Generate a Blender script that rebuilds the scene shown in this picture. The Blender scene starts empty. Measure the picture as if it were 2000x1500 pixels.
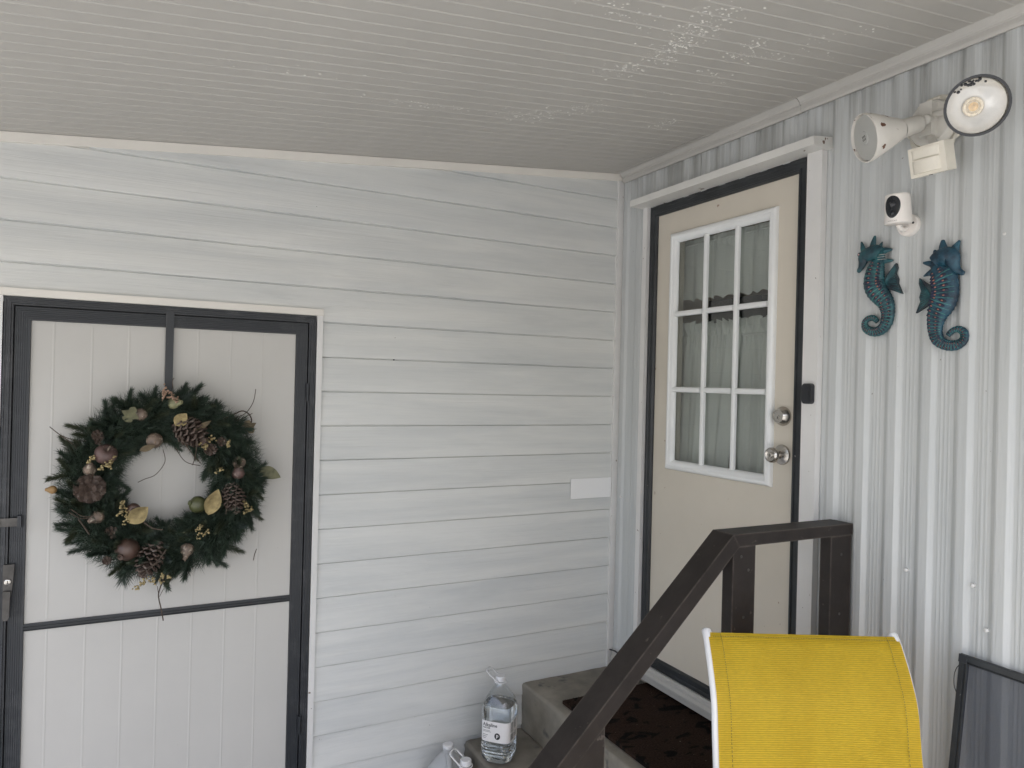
import bpy, bmesh, math, random
from math import sin, cos, pi, radians as rad, sqrt, atan2
from mathutils import Vector as V, Matrix

random.seed(7)
sc = bpy.context.scene
COL = sc.collection

# ------------------------------------------------------------------ camera
cam_d = bpy.data.cameras.new('camera'); cam = bpy.data.objects.new('camera', cam_d); COL.objects.link(cam)
cam_d.sensor_width = 36; cam_d.lens = 25.17; cam_d.clip_start = .02; cam_d.clip_end = 500
yaw, pitch, roll = rad(27.559), rad(.0757), rad(1.4168)
fw = V((sin(yaw)*cos(pitch), cos(yaw)*cos(pitch), sin(pitch)))
r0 = V((cos(yaw), -sin(yaw), 0)); u0 = r0.cross(fw)
rt = cos(roll)*r0 + sin(roll)*u0; up = -sin(roll)*r0 + cos(roll)*u0
M = Matrix((rt, up, -fw)).transposed().to_4x4(); M.translation = V((-1.961, -2.70, 1.65))
cam.matrix_world = M
sc.camera = cam

# ------------------------------------------------------------------ light
SUN_EL = 62; SUN_AZ = 192          # degrees, azimuth clockwise from +y
w = bpy.data.worlds.new('World'); sc.world = w; w.use_nodes = True
nt = w.node_tree; nt.nodes.clear()
sky = nt.nodes.new('ShaderNodeTexSky'); sky.sky_type = 'NISHITA'; sky.sun_disc = False
sky.sun_elevation = rad(SUN_EL); sky.sun_rotation = rad(SUN_AZ); sky.air_density = 1; sky.dust_density = 5.0; sky.ozone_density = .5
bg = nt.nodes.new('ShaderNodeBackground'); bg.inputs['Strength'].default_value = .15
wo = nt.nodes.new('ShaderNodeOutputWorld')
nt.links.new(sky.outputs[0], bg.inputs[0]); nt.links.new(bg.outputs[0], wo.inputs[0])
sd = bpy.data.lights.new('sun', 'SUN'); sd.energy = 5.0; sd.angle = rad(.6); sd.color = (1, .95, .87)
so = bpy.data.objects.new('sun', sd); COL.objects.link(so)
sdir = V((sin(rad(SUN_AZ))*cos(rad(SUN_EL)), cos(rad(SUN_AZ))*cos(rad(SUN_EL)), sin(rad(SUN_EL))))
so.rotation_euler = sdir.to_track_quat('Z', 'Y').to_euler(); so.location = (-3, -8, 9)

sc.view_settings.view_transform = 'Standard'; sc.view_settings.look = 'None'
sc.view_settings.exposure = 1.68; sc.view_settings.gamma = 1; sc.view_settings.use_curve_mapping = False
sc.render.engine = 'CYCLES'
sc.cycles.use_denoising = True
sc.cycles.max_bounces = 10; sc.cycles.diffuse_bounces = 6; sc.cycles.glossy_bounces = 4
sc.cycles.transmission_bounces = 8; sc.cycles.transparent_max_bounces = 16
sc.cycles.caustics_reflective = False; sc.cycles.caustics_refractive = False

# ------------------------------------------------------------------ materials
def nodes(name):
    m = bpy.data.materials.new(name); m.use_nodes = True
    return m, m.node_tree, m.node_tree.nodes['Principled BSDF']

def add(nt, t, **kw):
    n = nt.nodes.new(t)
    for k, v in kw.items(): setattr(n, k, v)
    return n

def noise(nt, scale=(1, 1, 1), sc_=5., detail=4., rough=.55, dist=0.):
    tc = add(nt, 'ShaderNodeTexCoord'); mp = add(nt, 'ShaderNodeMapping')
    mp.inputs['Scale'].default_value = scale
    n = add(nt, 'ShaderNodeTexNoise'); n.inputs['Scale'].default_value = sc_
    n.inputs['Detail'].default_value = detail; n.inputs['Roughness'].default_value = rough; n.inputs['Distortion'].default_value = dist
    nt.links.new(tc.outputs['Object'], mp.inputs[0]); nt.links.new(mp.outputs[0], n.inputs['Vector'])
    return n.outputs['Fac']

def ramp(nt, src, stops):
    r = add(nt, 'ShaderNodeValToRGB'); els = r.color_ramp.elements
    while len(els) < len(stops): els.new(.5)
    for e, (p, c) in zip(els, stops):
        e.position = p; e.color = (*c, 1) if len(c) == 3 else c
    nt.links.new(src, r.inputs[0]); return r.outputs[0]

def mixc(nt, fac, a, b, mode='MIX'):
    m = add(nt, 'ShaderNodeMix', data_type='RGBA', blend_type=mode)
    if isinstance(fac, (int, float)): m.inputs['Factor'].default_value = fac
    else: nt.links.new(fac, m.inputs['Factor'])
    for s, v in (('A', a), ('B', b)):
        i = [x for x in m.inputs if x.name == s and x.type == 'RGBA'][0]
        if isinstance(v, tuple): i.default_value = (*v, 1)
        else: nt.links.new(v, i)
    return [o for o in m.outputs if o.type == 'RGBA'][0]

def bump(nt, bs, h, strength=.3, dist=.002, chain=None):
    b = add(nt, 'ShaderNodeBump'); b.inputs['Strength'].default_value = strength; b.inputs['Distance'].default_value = dist
    nt.links.new(h, b.inputs['Height'])
    if chain is not None: nt.links.new(chain, b.inputs['Normal'])
    nt.links.new(b.outputs[0], bs.inputs['Normal']); return b.outputs[0]

def G(v): return (v, v, v)

def plain(name, c, rough=.5, metal=0., var=.12, vs=6., bs_=0., bsc=40., spec=.5, stretch=(1, 1, 1), bd=.002, speck=None):
    """base colour with soft large-scale variation, optional fine bump and speckles of another colour"""
    m, nt, b = nodes(name)
    n = noise(nt, stretch, vs, 5)
    lo = tuple(x*(1-var) for x in c); hi = tuple(min(1, x*(1+var)) for x in c)
    col = ramp(nt, n, [(.3, lo), (.7, hi)])
    if speck:
        sc2, thr, sw, cc = speck
        n2 = noise(nt, (1, 1, 1), sc2, 3, .6)
        f = ramp(nt, n2, [(thr, G(0)), (thr+sw, G(1))])
        col = mixc(nt, f, col, cc)
    nt.links.new(col, b.inputs['Base Color'])
    b.inputs['Roughness'].default_value = rough; b.inputs['Metallic'].default_value = metal
    b.inputs['Specular IOR Level'].default_value = spec
    if bs_: bump(nt, b, noise(nt, stretch, bsc, 4), bs_, bd)
    return m

def grain(name, c, axis, c2=None, rough=.45, depth=.5, streak=None):
    """embossed wood grain running along axis 0 (x) or 2 (z)"""
    m, nt, b = nodes(name)
    s = (3.2, 90, 150) if axis == 0 else (115, 115, 5)
    g = noise(nt, s, 1., 3, .6, .6)
    s2 = (.9, 3, 9) if axis == 0 else (9, 9, .8)
    big = noise(nt, s2, 1.3, 5, .6, .4)
    c2 = c2 or tuple(x*.86 for x in c)
    col = ramp(nt, big, [(.32, c2), (.62, c)])
    f = ramp(nt, g, [(.36, G(0)), (.5, G(1))])
    col = mixc(nt, f, mixc(nt, .93, tuple(x*.55 for x in c), col), col)
    dots = ramp(nt, noise(nt, (1, 1, 1), 70, 2), [(.785, G(0)), (.80, G(1))])
    col = mixc(nt, dots, col, (.23, .22, .2))
    if streak:      # run-down grime streaks, denser in a height band
        st = ramp(nt, noise(nt, (26, 26, .55), 1.2, 5, .7), [(.42, G(0)), (.66, G(1))])
        tc = add(nt, 'ShaderNodeTexCoord'); sp = add(nt, 'ShaderNodeSeparateXYZ'); nt.links.new(tc.outputs['Object'], sp.inputs[0])
        mr = add(nt, 'ShaderNodeMapRange'); mr.inputs[1].default_value = streak[0]; mr.inputs[2].default_value = streak[1]
        nt.links.new(sp.outputs['Z'], mr.inputs[0])
        mu = add(nt, 'ShaderNodeMath', operation='MULTIPLY'); nt.links.new(st, mu.inputs[0]); nt.links.new(mr.outputs[0], mu.inputs[1])
        mu2 = add(nt, 'ShaderNodeMath', operation='MULTIPLY'); nt.links.new(mu.outputs[0], mu2.inputs[0]); mu2.inputs[1].default_value = .85
        col = mixc(nt, mu2.outputs[0], col, (.26, .26, .245))
    nt.links.new(col, b.inputs['Base Color']); b.inputs['Roughness'].default_value = rough
    wv = noise(nt, (1.2, 1.2, 7) if axis == 0 else (7, 7, 1.2), 1.5, 2)
    n1 = bump(nt, b, wv, .25, .004)
    bump(nt, b, g, depth, .0013, n1)
    return m

MT = {}
MT['siding'] = grain('siding vinyl', (.685, .688, .668), 0, (.565, .578, .574), .42, .9)
MT['metal_wall'] = grain('ribbed metal', (.545, .558, .555), 2, (.495, .512, .513), .4, .8, (2.36, 2.56))
MT['ceiling'] = plain('ceiling paint', (.45, .432, .402), .5, 0, .05, 1.5, .12, 300, bd=.0006, speck=(95, .765, .012, (.2, .19, .17)))
MT['trim_ceiling'] = plain('ceiling trim', (.46, .445, .42), .45, 0, .07, 4, .1, 120)
MT['trim_cream'] = plain('cream trim', (.74, .71, .655), .4, 0, .05, 4)
MT['trim_white'] = plain('white casing', (.68, .67, .655), .42, 0, .06, 5, .15, 60, speck=(38, .715, .01, (.16, .11, .08)))
MT['header'] = plain('header paint', (.66, .65, .62), .45, 0, .08, 5, .15, 60, speck=(16, .665, .012, (.14, .09, .06)))
MT['slab'] = plain('door slab', (.60, .55, .47), .5, 0, .06, 2.2, .25, 420, bd=.0007, speck=(26, .715, .012, (.33, .24, .18)))
MT['lite'] = plain('glass frame white', (.76, .77, .765), .35, 0, .05, 6)
MT['black'] = plain('black weather frame', (.022, .025, .028), .45, 0, .35, 9, .2, 60, speck=(60, .74, .015, (.22, .21, .2)))
MT['charcoal'] = plain('charcoal door frame', (.020, .023, .028), .42, 0, .2, 10, .35, 1, stretch=(5, 5, 300), speck=(75, .755, .012, (.4, .39, .36)))
MT['panel'] = plain('shed door panel', (.515, .50, .472), .5, 0, .05, 1.6, .1, 250, bd=.0005, speck=(48, .775, .008, (.2, .17, .14)))
MT['concrete'] = plain('concrete', (.225, .205, .17), .85, 0, .34, 7, .5, 55, speck=(9, .62, .08, (.10, .098, .09)))
MT['ground'] = plain('patio concrete', (.225, .233, .240), .9, 0, .15, 1.2, .3, 40)
MT['rail'] = plain('brown rail paint', (.022, .0175, .0155), .5, 0, .28, 14, spec=.3, bs_=.5, bsc=24, stretch=(1, 1, 1), speck=(30, .66, .12, (.13, .108, .092)))
MT['yellow'] = None
MT['white_metal'] = plain('white powder coat', (.78, .78, .79), .3, 0, .04, 8, speck=(70, .76, .01, (.12, .1, .1)))
MT['plastic_white'] = plain('white plastic', (.80, .76, .72), .35, 0, .03, 8)
MT['plate'] = plain('white plate', (.83, .83, .83), .5, 0, .02, 3)
MT['cap'] = plain('cap plastic', (.66, .66, .67), .4, 0, .03, 8)
MT['black_gloss'] = plain('black gloss', (.012, .014, .018), .12, 0, .05, 5)
MT['black_soft'] = plain('black plastic', (.018, .02, .024), .3, 0, .1, 5)
MT['nickel'] = plain('brushed nickel', (.50, .475, .44), .27, 1, .06, 10, .15, 1, stretch=(20, 20, 600), bd=.0004)
MT['nickel_dark'] = plain('keyway', (.06, .055, .05), .4, 1, .1, 10)
MT['fixture'] = plain('floodlight paint', (.70, .675, .63), .45, 0, .07, 14, speck=(34, .64, .012, (.12, .05, .025)))
MT['fixture_clean'] = plain('floodlight box paint', (.64, .62, .575), .5, 0, .09, 12)
MT['caulk'] = plain('old caulk', (.60, .57, .50), .5, 0, .22, 30, .8, 45, bd=.006)
MT['sensor'] = plain('sensor ivory', (.74, .70, .61), .3, 0, .06, 14)
MT['led'] = plain('led phosphor', (.85, .55, .28), .25, 0, .3, 160)
MT['led_ring'] = plain('led lens ring', (.80, .70, .54), .2, .2, .25, 200)
MT['needle'] = plain('pine needle', (.036, .055, .037), .5, 0, .5, 30)
MT['needle2'] = plain('pine needle blue', (.066, .088, .074), .5, 0, .4, 30)
MT['needle3'] = plain('pine needle olive', (.048, .058, .032), .5, 0, .4, 30)
MT['bark'] = plain('twig bark', (.07, .05, .036), .8, 0, .3, 50)
MT['cone'] = plain('pine cone scale', (.085, .058, .045), .7, 0, .4, 60, speck=(80, .6, .1, (.22, .19, .165)))
MT['gold'] = plain('gold leaf', (.36, .29, .15), .34, .75, .35, 60, .5, 90)
MT['rosegold'] = plain('rose gold bead', (.36, .24, .17), .35, .7, .3, 60)
MT['apple'] = plain('frosted plum skin', (.10, .06, .052), .45, 0, .4, 22, .5, 120, speck=(60, .6, .1, (.27, .2, .17)))
MT['pom'] = plain('brown fruit skin', (.078, .045, .034), .4, 0, .35, 22, .3, 60)
MT['fruit'] = plain('frosted fruit', (.17, .125, .095), .5, 0, .45, 35, .6, 150, speck=(80, .56, .1, (.42, .36, .28)))
MT['greenfruit'] = plain('green fruit', (.07, .075, .03), .35, 0, .4, 25)
MT['leafgreen'] = plain('sage leaf', (.24, .235, .13), .5, 0, .35, 45)
MT['leafbrown'] = plain('dry leaf', (.22, .17, .10), .6, 0, .4, 45)
MT['orange'] = plain('orange fruit', (.25, .15, .06), .5, 0, .3, 30)
MT['print'] = plain('label ink', (.02, .02, .022), .6, 0, .02, 5)
MT['printgrey'] = plain('label grey ink', (.2, .2, .2), .6, 0, .02, 5)
MT['label'] = plain('paper label', (.78, .76, .75), .45, 0, .02, 5)
MT['curtain'] = plain('curtain cotton', (.83, .85, .83), .9, 0, .06, 5, .3, 500, bd=.0005, speck=(42, .70, .03, (.58, .6, .58)))
def translucent(m, f):
    nt = m.node_tree; b = nt.nodes['Principled BSDF']; t = add(nt, 'ShaderNodeBsdfTranslucent'); t.inputs[0].default_value = (.75, .76, .74, 1)
    x = add(nt, 'ShaderNodeMixShader'); x.inputs[0].default_value = f
    nt.links.new(b.outputs[0], x.inputs[1]); nt.links.new(t.outputs[0], x.inputs[2]); nt.links.new(x.outputs[0], nt.nodes['Material Output'].inputs[0])
translucent(MT['curtain'], .12)
MT['inside'] = plain('interior paint', (.55, .46, .36), .8, 0, .05, 3)
MT['dark'] = plain('dark cabinet', (.03, .03, .032), .5, 0, .1, 3)
MT['steel_dark'] = plain('aged steel', (.085, .08, .075), .5, .6, .3, 30, .3, 60)
MT['stitch'] = plain('stitch thread', (.30, .22, .03), .7, 0, .1, 60)
MT['blister'] = plain('paint blister', (.70, .68, .64), .25, 0, .1, 60)
MT['sheath'] = plain('wall sheathing', (.3, .25, .2), .9, 0, .1, 3)

def wear(m, radius, lo, hi, colr, amount=.8):
    nt = m.node_tree; b = nt.nodes['Principled BSDF']
    bv = add(nt, 'ShaderNodeBevel', samples=6); bv.inputs['Radius'].default_value = radius
    ge = add(nt, 'ShaderNodeNewGeometry'); vm = add(nt, 'ShaderNodeVectorMath', operation='DOT_PRODUCT')
    nt.links.new(bv.outputs[0], vm.inputs[0]); nt.links.new(ge.outputs['Normal'], vm.inputs[1])
    e = ramp(nt, vm.outputs['Value'], [(.80, G(1)), (.985, G(0))])
    n = ramp(nt, noise(nt, (1, 1, 1), 16, 5, .65), [(lo, G(0)), (hi, G(amount))])
    f = mixc(nt, 1., e, n, 'MULTIPLY')
    src = b.inputs['Base Color'].links[0].from_socket
    nt.links.new(mixc(nt, f, src, colr), b.inputs['Base Color'])
wear(MT['rail'], .009, .34, .56, (.11, .09, .078))
wear(MT['charcoal'], .003, .52, .66, (.22, .22, .22))
wear(MT['concrete'], .02, .35, .6, (.30, .275, .235), .7)
wear(MT['fixture'], .003, .5, .62, (.16, .07, .035))

def sling_mat():
    m, nt, b = nodes('yellow sling weave')
    tc = add(nt, 'ShaderNodeTexCoord')
    big = ramp(nt, noise(nt, (5, 5, 1.4), 2.2, 5, .6), [(.3, (.80, .57, .03)), (.7, (.90, .665, .045))])
    wv = add(nt, 'ShaderNodeTexWave', wave_type='BANDS', bands_direction='Z'); wv.inputs['Scale'].default_value = 62; wv.inputs['Distortion'].default_value = .4
    wv2 = add(nt, 'ShaderNodeTexWave', wave_type='BANDS', bands_direction='X'); wv2.inputs['Scale'].default_value = 150; wv2.inputs['Distortion'].default_value = .4
    for x in (wv, wv2): nt.links.new(tc.outputs['UV'], x.inputs['Vector'])
    mp = add(nt, 'ShaderNodeMapping'); nt.links.new(tc.outputs['UV'], mp.inputs[0])
    wv.bands_direction = 'Y'
    fl = ramp(nt, wv.outputs['Fac'], [(.0, G(0)), (.35, G(1))])
    col = mixc(nt, fl, mixc(nt, .42, big, (.27, .18, .004)), big)
    thr = ramp(nt, noise(nt, (90, 90, 900), 1.0, 3), [(.35, G(.86)), (.6, G(1))])
    col = mixc(nt, 1., col, thr, 'MULTIPLY')
    nt.links.new(col, b.inputs['Base Color']); b.inputs['Roughness'].default_value = .55
    mm = add(nt, 'ShaderNodeMath', operation='ADD'); nt.links.new(wv.outputs['Fac'], mm.inputs[0]); nt.links.new(wv2.outputs['Fac'], mm.inputs[1])
    bump(nt, b, mm.outputs[0], .5, .0006)
    return m
MT['yellow'] = sling_mat()

def mat_mat():
    m, nt, b = nodes('coir mat')
    n = noise(nt, (1, 1, 1), 160, 3)
    col = ramp(nt, n, [(.3, (.018, .011, .008)), (.7, (.046, .028, .0205))])
    p = ramp(nt, noise(nt, (1.2, 2.2, 1), 9.5, 2, .45, .8), [(.57, G(0)), (.615, G(1))])
    col = mixc(nt, p, col, (.008, .0065, .006))
    li = ramp(nt, noise(nt, (1, 1, 1), 120, 2), [(.755, G(0)), (.77, G(1))])
    col = mixc(nt, li, col, (.3, .25, .2))
    nt.links.new(col, b.inputs['Base Color']); b.inputs['Roughness'].default_value = .95
    b.inputs['Specular IOR Level'].default_value = .1
    bump(nt, b, n, .9, .004)
    return m
MT['mat'] = mat_mat()

def glass_pane(name, tint=(.86, .9, .88), refl=1.0):
    m, nt, b = nodes(name); nt.nodes.remove(b)
    out = nt.nodes['Material Output']
    t = add(nt, 'ShaderNodeBsdfTransparent'); t.inputs[0].default_value = (*tint, 1)
    g = add(nt, 'ShaderNodeBsdfGlossy'); g.inputs['Roughness'].default_value = .02; g.inputs['Color'].default_value = (refl, refl, refl, 1)
    lw = add(nt, 'ShaderNodeLayerWeight'); lw.inputs[0].default_value = .5
    pw = add(nt, 'ShaderNodeMath', operation='POWER'); pw.inputs[1].default_value = 4.
    nt.links.new(lw.outputs['Facing'], pw.inputs[0])
    fr = add(nt, 'ShaderNodeMath', operation='MULTIPLY_ADD'); fr.inputs[1].default_value = .9; fr.inputs[2].default_value = .07
    nt.links.new(pw.outputs[0], fr.inputs[0])
    mx = add(nt, 'ShaderNodeMixShader')
    nt.links.new(fr.outputs[0], mx.inputs[0]); nt.links.new(t.outputs[0], mx.inputs[1]); nt.links.new(g.outputs[0], mx.inputs[2])
    nt.links.new(mx.outputs[0], out.inputs[0]); return m
MT['pane'] = glass_pane('window glass', (.84, .855, .84))
MT['shell'] = glass_pane('clear bottle', (.93, .95, .96))

def water_mat(name, col=(.96, .98, .985), rough=0., ior=1.33):
    m, nt, b = nodes(name)
    b.inputs['Base Color'].default_value = (*col, 1); b.inputs['Roughness'].default_value = rough
    b.inputs['Transmission Weight'].default_value = 1; b.inputs['IOR'].default_value = ior
    bump(nt, b, noise(nt, (1, 1, 1), 26, 3), .25, .006)
    return m
MT['water'] = water_mat('bottled water')

def milky():
    m, nt, b = nodes('milky jug plastic')
    b.inputs['Base Color'].default_value = (.74, .75, .76, 1); b.inputs['Roughness'].default_value = .38
    b.inputs['Subsurface Weight'].default_value = .3; b.inputs['Subsurface Radius'].default_value = (.02, .02, .02)
    b.inputs['Transmission Weight'].default_value = .5
    return m
MT['milky'] = milky()

def screen_mat():
    m, nt, b = nodes('insect mesh'); out = nt.nodes['Material Output']
    b.inputs['Base Color'].default_value = (.055, .062, .082, 1); b.inputs['Roughness'].default_value = .5
    tc = add(nt, 'ShaderNodeTexCoord'); f = None
    for d in ('Y', 'Z'):
        wv = add(nt, 'ShaderNodeTexWave', wave_type='BANDS', bands_direction=d); wv.inputs['Scale'].default_value = 210
        nt.links.new(tc.outputs['Object'], wv.inputs['Vector'])
        r = ramp(nt, wv.outputs['Fac'], [(.55, G(0)), (.62, G(1))])
        if f is None: f = r
        else: f = mixc(nt, 1., f, r, 'LIGHTEN')
    mu = add(nt, 'ShaderNodeMath', operation='MULTIPLY_ADD'); nt.links.new(f, mu.inputs[0]); mu.inputs[1].default_value = .3; mu.inputs[2].default_value = .40
    t = add(nt, 'ShaderNodeBsdfTransparent'); mx = add(nt, 'ShaderNodeMixShader')
    nt.links.new(mu.outputs[0], mx.inputs[0]); nt.links.new(t.outputs[0], mx.inputs[1]); nt.links.new(b.outputs[0], mx.inputs[2])
    nt.links.new(mx.outputs[0], out.inputs[0]); return m
MT['mesh'] = screen_mat()

def seahorse_mat(name, a, b_, dark):
    m, nt, b = nodes(name)
    n = ramp(nt, noise(nt, (1, 1, 1), 34, 5, .6), [(.36, dark), (.55, a), (.74, b_)])
    nt.links.new(n, b.inputs['Base Color']); b.inputs['Roughness'].default_value = .48
    bump(nt, b, noise(nt, (1, 1, 1), 190, 3), .45, .0016)
    return m
MT['teal'] = seahorse_mat('teal glaze', (.020, .090, .108), (.04, .155, .165), (.006, .022, .036))
MT['teal_blue'] = seahorse_mat('blue teal glaze', (.016, .066, .105), (.03, .115, .16), (.005, .018, .036))
MT['navy'] = plain('navy glaze', (.012, .017, .045), .4, 0, .6, 60)
MT['pink'] = plain('eye glaze', (.55, .36, .33), .35, 0, .1, 60)
MT['rib'] = seahorse_mat('light rib glaze', (.05, .19, .18), (.085, .26, .24), (.02, .08, .09))
MT['coral'] = plain('coral glaze', (.30, .125, .09), .45, 0, .3, 90)
MT['finmat'] = seahorse_mat('dark fin glaze', (.018, .04, .05), (.03, .06, .06), (.008, .012, .02))
MT['lens_refl'] = plain('lamp reflector', (.88, .87, .85), .28, .25, .04, 20)
MT['lensgrey'] = plain('frosted lens', (.42, .42, .40), .35, 0, .06, 10, .4, 300, bd=.0008)
MT['lensglass'] = glass_pane('lamp lens', (.95, .95, .94), 1.)

# ------------------------------------------------------------------ object helpers
def thing(name, label, cat, loc=(0, 0, 0), group=None):
    o = bpy.data.objects.new(name, None); COL.objects.link(o); o.location = loc; o.empty_display_size = .05
    o['label'] = label; o['category'] = cat
    if group: o['group'] = group
    return o

def wloc(o):
    p = V((0, 0, 0))
    while o is not None: p += o.location; o = o.parent
    return p

def obj(name, bm, mat, parent=None, smooth=False, kind=None, label=None, bevel=0, seg=2, loc=None):
    """bm is in world coordinates; stored relative to its parent"""
    if bevel:
        es = [e for e in bm.edges if len(e.link_faces) == 2 and e.calc_face_angle(0) > .5]
        bmesh.ops.bevel(bm, geom=es, offset=bevel, segments=seg, profile=.6, affect='EDGES', clamp_overlap=True)
    base = wloc(parent) if parent else V(loc or (0, 0, 0))
    bmesh.ops.translate(bm, verts=bm.verts, vec=-base)
    bmesh.ops.recalc_face_normals(bm, faces=bm.faces)
    me = bpy.data.meshes.new(name); bm.to_mesh(me); bm.free()
    if smooth:
        for p in me.polygons: p.use_smooth = True
        try: me.set_sharp_from_angle(angle=rad(42))
        except Exception: pass
    for mm in (mat if isinstance(mat, list) else [mat]): me.materials.append(MT[mm])
    o = bpy.data.objects.new(name, me); COL.objects.link(o)
    if parent: o.parent = parent
    else: o.location = base
    if kind: o['kind'] = kind
    if label: o['label'] = label
    return o

def tag(o, label, cat, group=None):
    o['label'] = label; o['category'] = cat
    if group: o['group'] = group
    return o

def NB(): return bmesh.new()

def box(bm, x0, x1, y0, y1, z0, z1, mi=0):
    vs = [bm.verts.new((x, y, z)) for x in (x0, x1) for y in (y0, y1) for z in (z0, z1)]
    for f in ((0, 1, 3, 2), (4, 6, 7, 5), (0, 4, 5, 1), (2, 3, 7, 6), (0, 2, 6, 4), (1, 5, 7, 3)):
        bm.faces.new([vs[i] for i in f]).material_index = mi
    return bm

def obox(bm, c, ax, ay, az, sx, sy, sz):
    """oriented box; half sizes s along unit axes a"""
    c = V(c); vs = [bm.verts.new(c + ax*(sx*i) + ay*(sy*j) + az*(sz*k)) for i in (-1, 1) for j in (-1, 1) for k in (-1, 1)]
    for f in ((0, 1, 3, 2), (4, 6, 7, 5), (0, 4, 5, 1), (2, 3, 7, 6), (0, 2, 6, 4), (1, 5, 7, 3)):
        bm.faces.new([vs[i] for i in f])
    return bm

def prism(bm, pts, d):
    """closed polygon pts (Vectors) extruded by vector d"""
    a = [bm.verts.new(p) for p in pts]; b = [bm.verts.new(V(p)+V(d)) for p in pts]
    bm.faces.new(a); bm.faces.new(b[::-1]); n = len(a)
    for i in range(n): bm.faces.new((a[i], b[i], b[(i+1) % n], a[(i+1) % n]))
    return bm

def frame_axes(d):
    d = V(d).normalized(); a = V((0, 0, 1)) if abs(d.z) < .9 else V((1, 0, 0))
    x = d.cross(a).normalized(); return d, x, x.cross(d).normalized()

def tube(bm, pts, r, n=10, cap=True, flat=None, mi=0):
    """tube along pts; r number or list; flat=(axis, factor) squashes along a world axis"""
    pts = [V(p) for p in pts]; rs = r if isinstance(r, (list, tuple)) else [r]*len(pts)
    rings = []; px = None
    for i, p in enumerate(pts):
        d = (pts[min(i+1, len(pts)-1)] - pts[max(i-1, 0)]).normalized()
        if px is None: _, px, _ = frame_axes(d)
        px = (px - d*px.dot(d)).normalized(); py = d.cross(px)
        ring = []
        for k in range(n):
            o = (px*cos(2*pi*k/n) + py*sin(2*pi*k/n))*rs[i]
            if flat: o = o - V(flat[0])*o.dot(V(flat[0]))*(1-flat[1])
            ring.append(bm.verts.new(p+o))
        rings.append(ring)
    for a, b in zip(rings, rings[1:]):
        for k in range(n):
            bm.faces.new((a[k], a[(k+1) % n], b[(k+1) % n], b[k])).material_index = mi
    if cap:
        bm.faces.new(rings[0][::-1]).material_index = mi; bm.faces.new(rings[-1]).material_index = mi
    return bm

def lathe(bm, c, axis, prof, n=28, sq=None, mi=0):
    """prof: (distance along axis, radius)"""
    d, x, y = frame_axes(axis); c = V(c); rings = []
    for t, r in prof:
        if r < 1e-6: rings.append([bm.verts.new(c+d*t)])
        else: rings.append([bm.verts.new(c + d*t + (x*cos(2*pi*k/n)+y*sin(2*pi*k/n))*r) for k in range(n)])
    for a, b in zip(rings, rings[1:]):
        for k in range(n):
            k2 = (k+1) % n
            if len(a) == 1 and len(b) == 1: continue
            if len(a) == 1: f = (a[0], b[k2], b[k])
            elif len(b) == 1: f = (a[k], a[k2], b[0])
            else: f = (a[k], a[k2], b[k2], b[k])
            bm.faces.new(f).material_index = mi
    return bm

def ball(bm, c, r, sx=1, sy=1, sz=1, n=12, m=8, rot=None, mi=0):
    c = V(c); rings = []
    for i in range(m+1):
        t = pi*i/m
        if i in (0, m): pts = [V((0, 0, cos(t)))]
        else: pts = [V((sin(t)*cos(2*pi*k/n), sin(t)*sin(2*pi*k/n), cos(t))) for k in range(n)]
        out = []
        for p in pts:
            q = V((p.x*sx, p.y*sy, p.z*sz))*r
            if rot: q = rot @ q
            out.append(bm.verts.new(c+q))
        rings.append(out)
    for a, b in zip(rings, rings[1:]):
        for k in range(n):
            k2 = (k+1) % n
            if len(a) == 1: f = (a[0], b[k], b[k2])
            elif len(b) == 1: f = (a[k], b[0], a[k2])
            else: f = (a[k], b[k], b[k2], a[k2])
            bm.faces.new(f).material_index = mi
    return bm

def onR(h, y, z): return V((-h, y, z))         # h = distance in front of the metal wall
def onL(h, x, z): return V((x, -h, z))         # h = distance in front of the siding wall

def mitre(bm, f, u0, u1, v0, v1, prof, sides='LTRB'):
    """picture-frame moulding swept round a rectangle; prof = (inset, height) open profile, closed at the back"""
    pr = [(prof[0][0], .0)] + list(prof) + [(prof[-1][0], .0)]
    loops = []
    for d, h in pr:
        loops.append([bm.verts.new(f(h, a, b)) for a, b in ((u0+d, v0+d), (u1-d, v0+d), (u1-d, v1-d), (u0+d, v1-d))])
    for a, b in zip(loops, loops[1:]+loops[:1]):
        for k in range(4):
            if 'BRTL'[k] in sides: bm.faces.new((a[k], a[(k+1) % 4], b[(k+1) % 4], b[k]))
    return bm

def spline(pts, n=6):
    """Catmull-Rom through tuples of any length"""
    out = []
    P = [pts[0]]+list(pts)+[pts[-1]]
    for i in range(1, len(P)-2):
        for k in range(n):
            t = k/n
            out.append(tuple(.5*((2*b)+(c-a)*t+(2*a-5*b+4*c-d)*t*t+(3*b-a-3*c+d)*t**3)
                             for a, b, c, d in zip(P[i-1], P[i], P[i+1], P[i+2])))
    out.append(tuple(pts[-1])); return out

# ================================================================== SETTING
g = NB()
vs = [g.verts.new(p) for p in ((-60, -80, 0), (60, -80, 0), (60, 60, 0), (-60, 60, 0))]; g.faces.new(vs)
obj('ground', g, 'ground', kind='structure')

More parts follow.
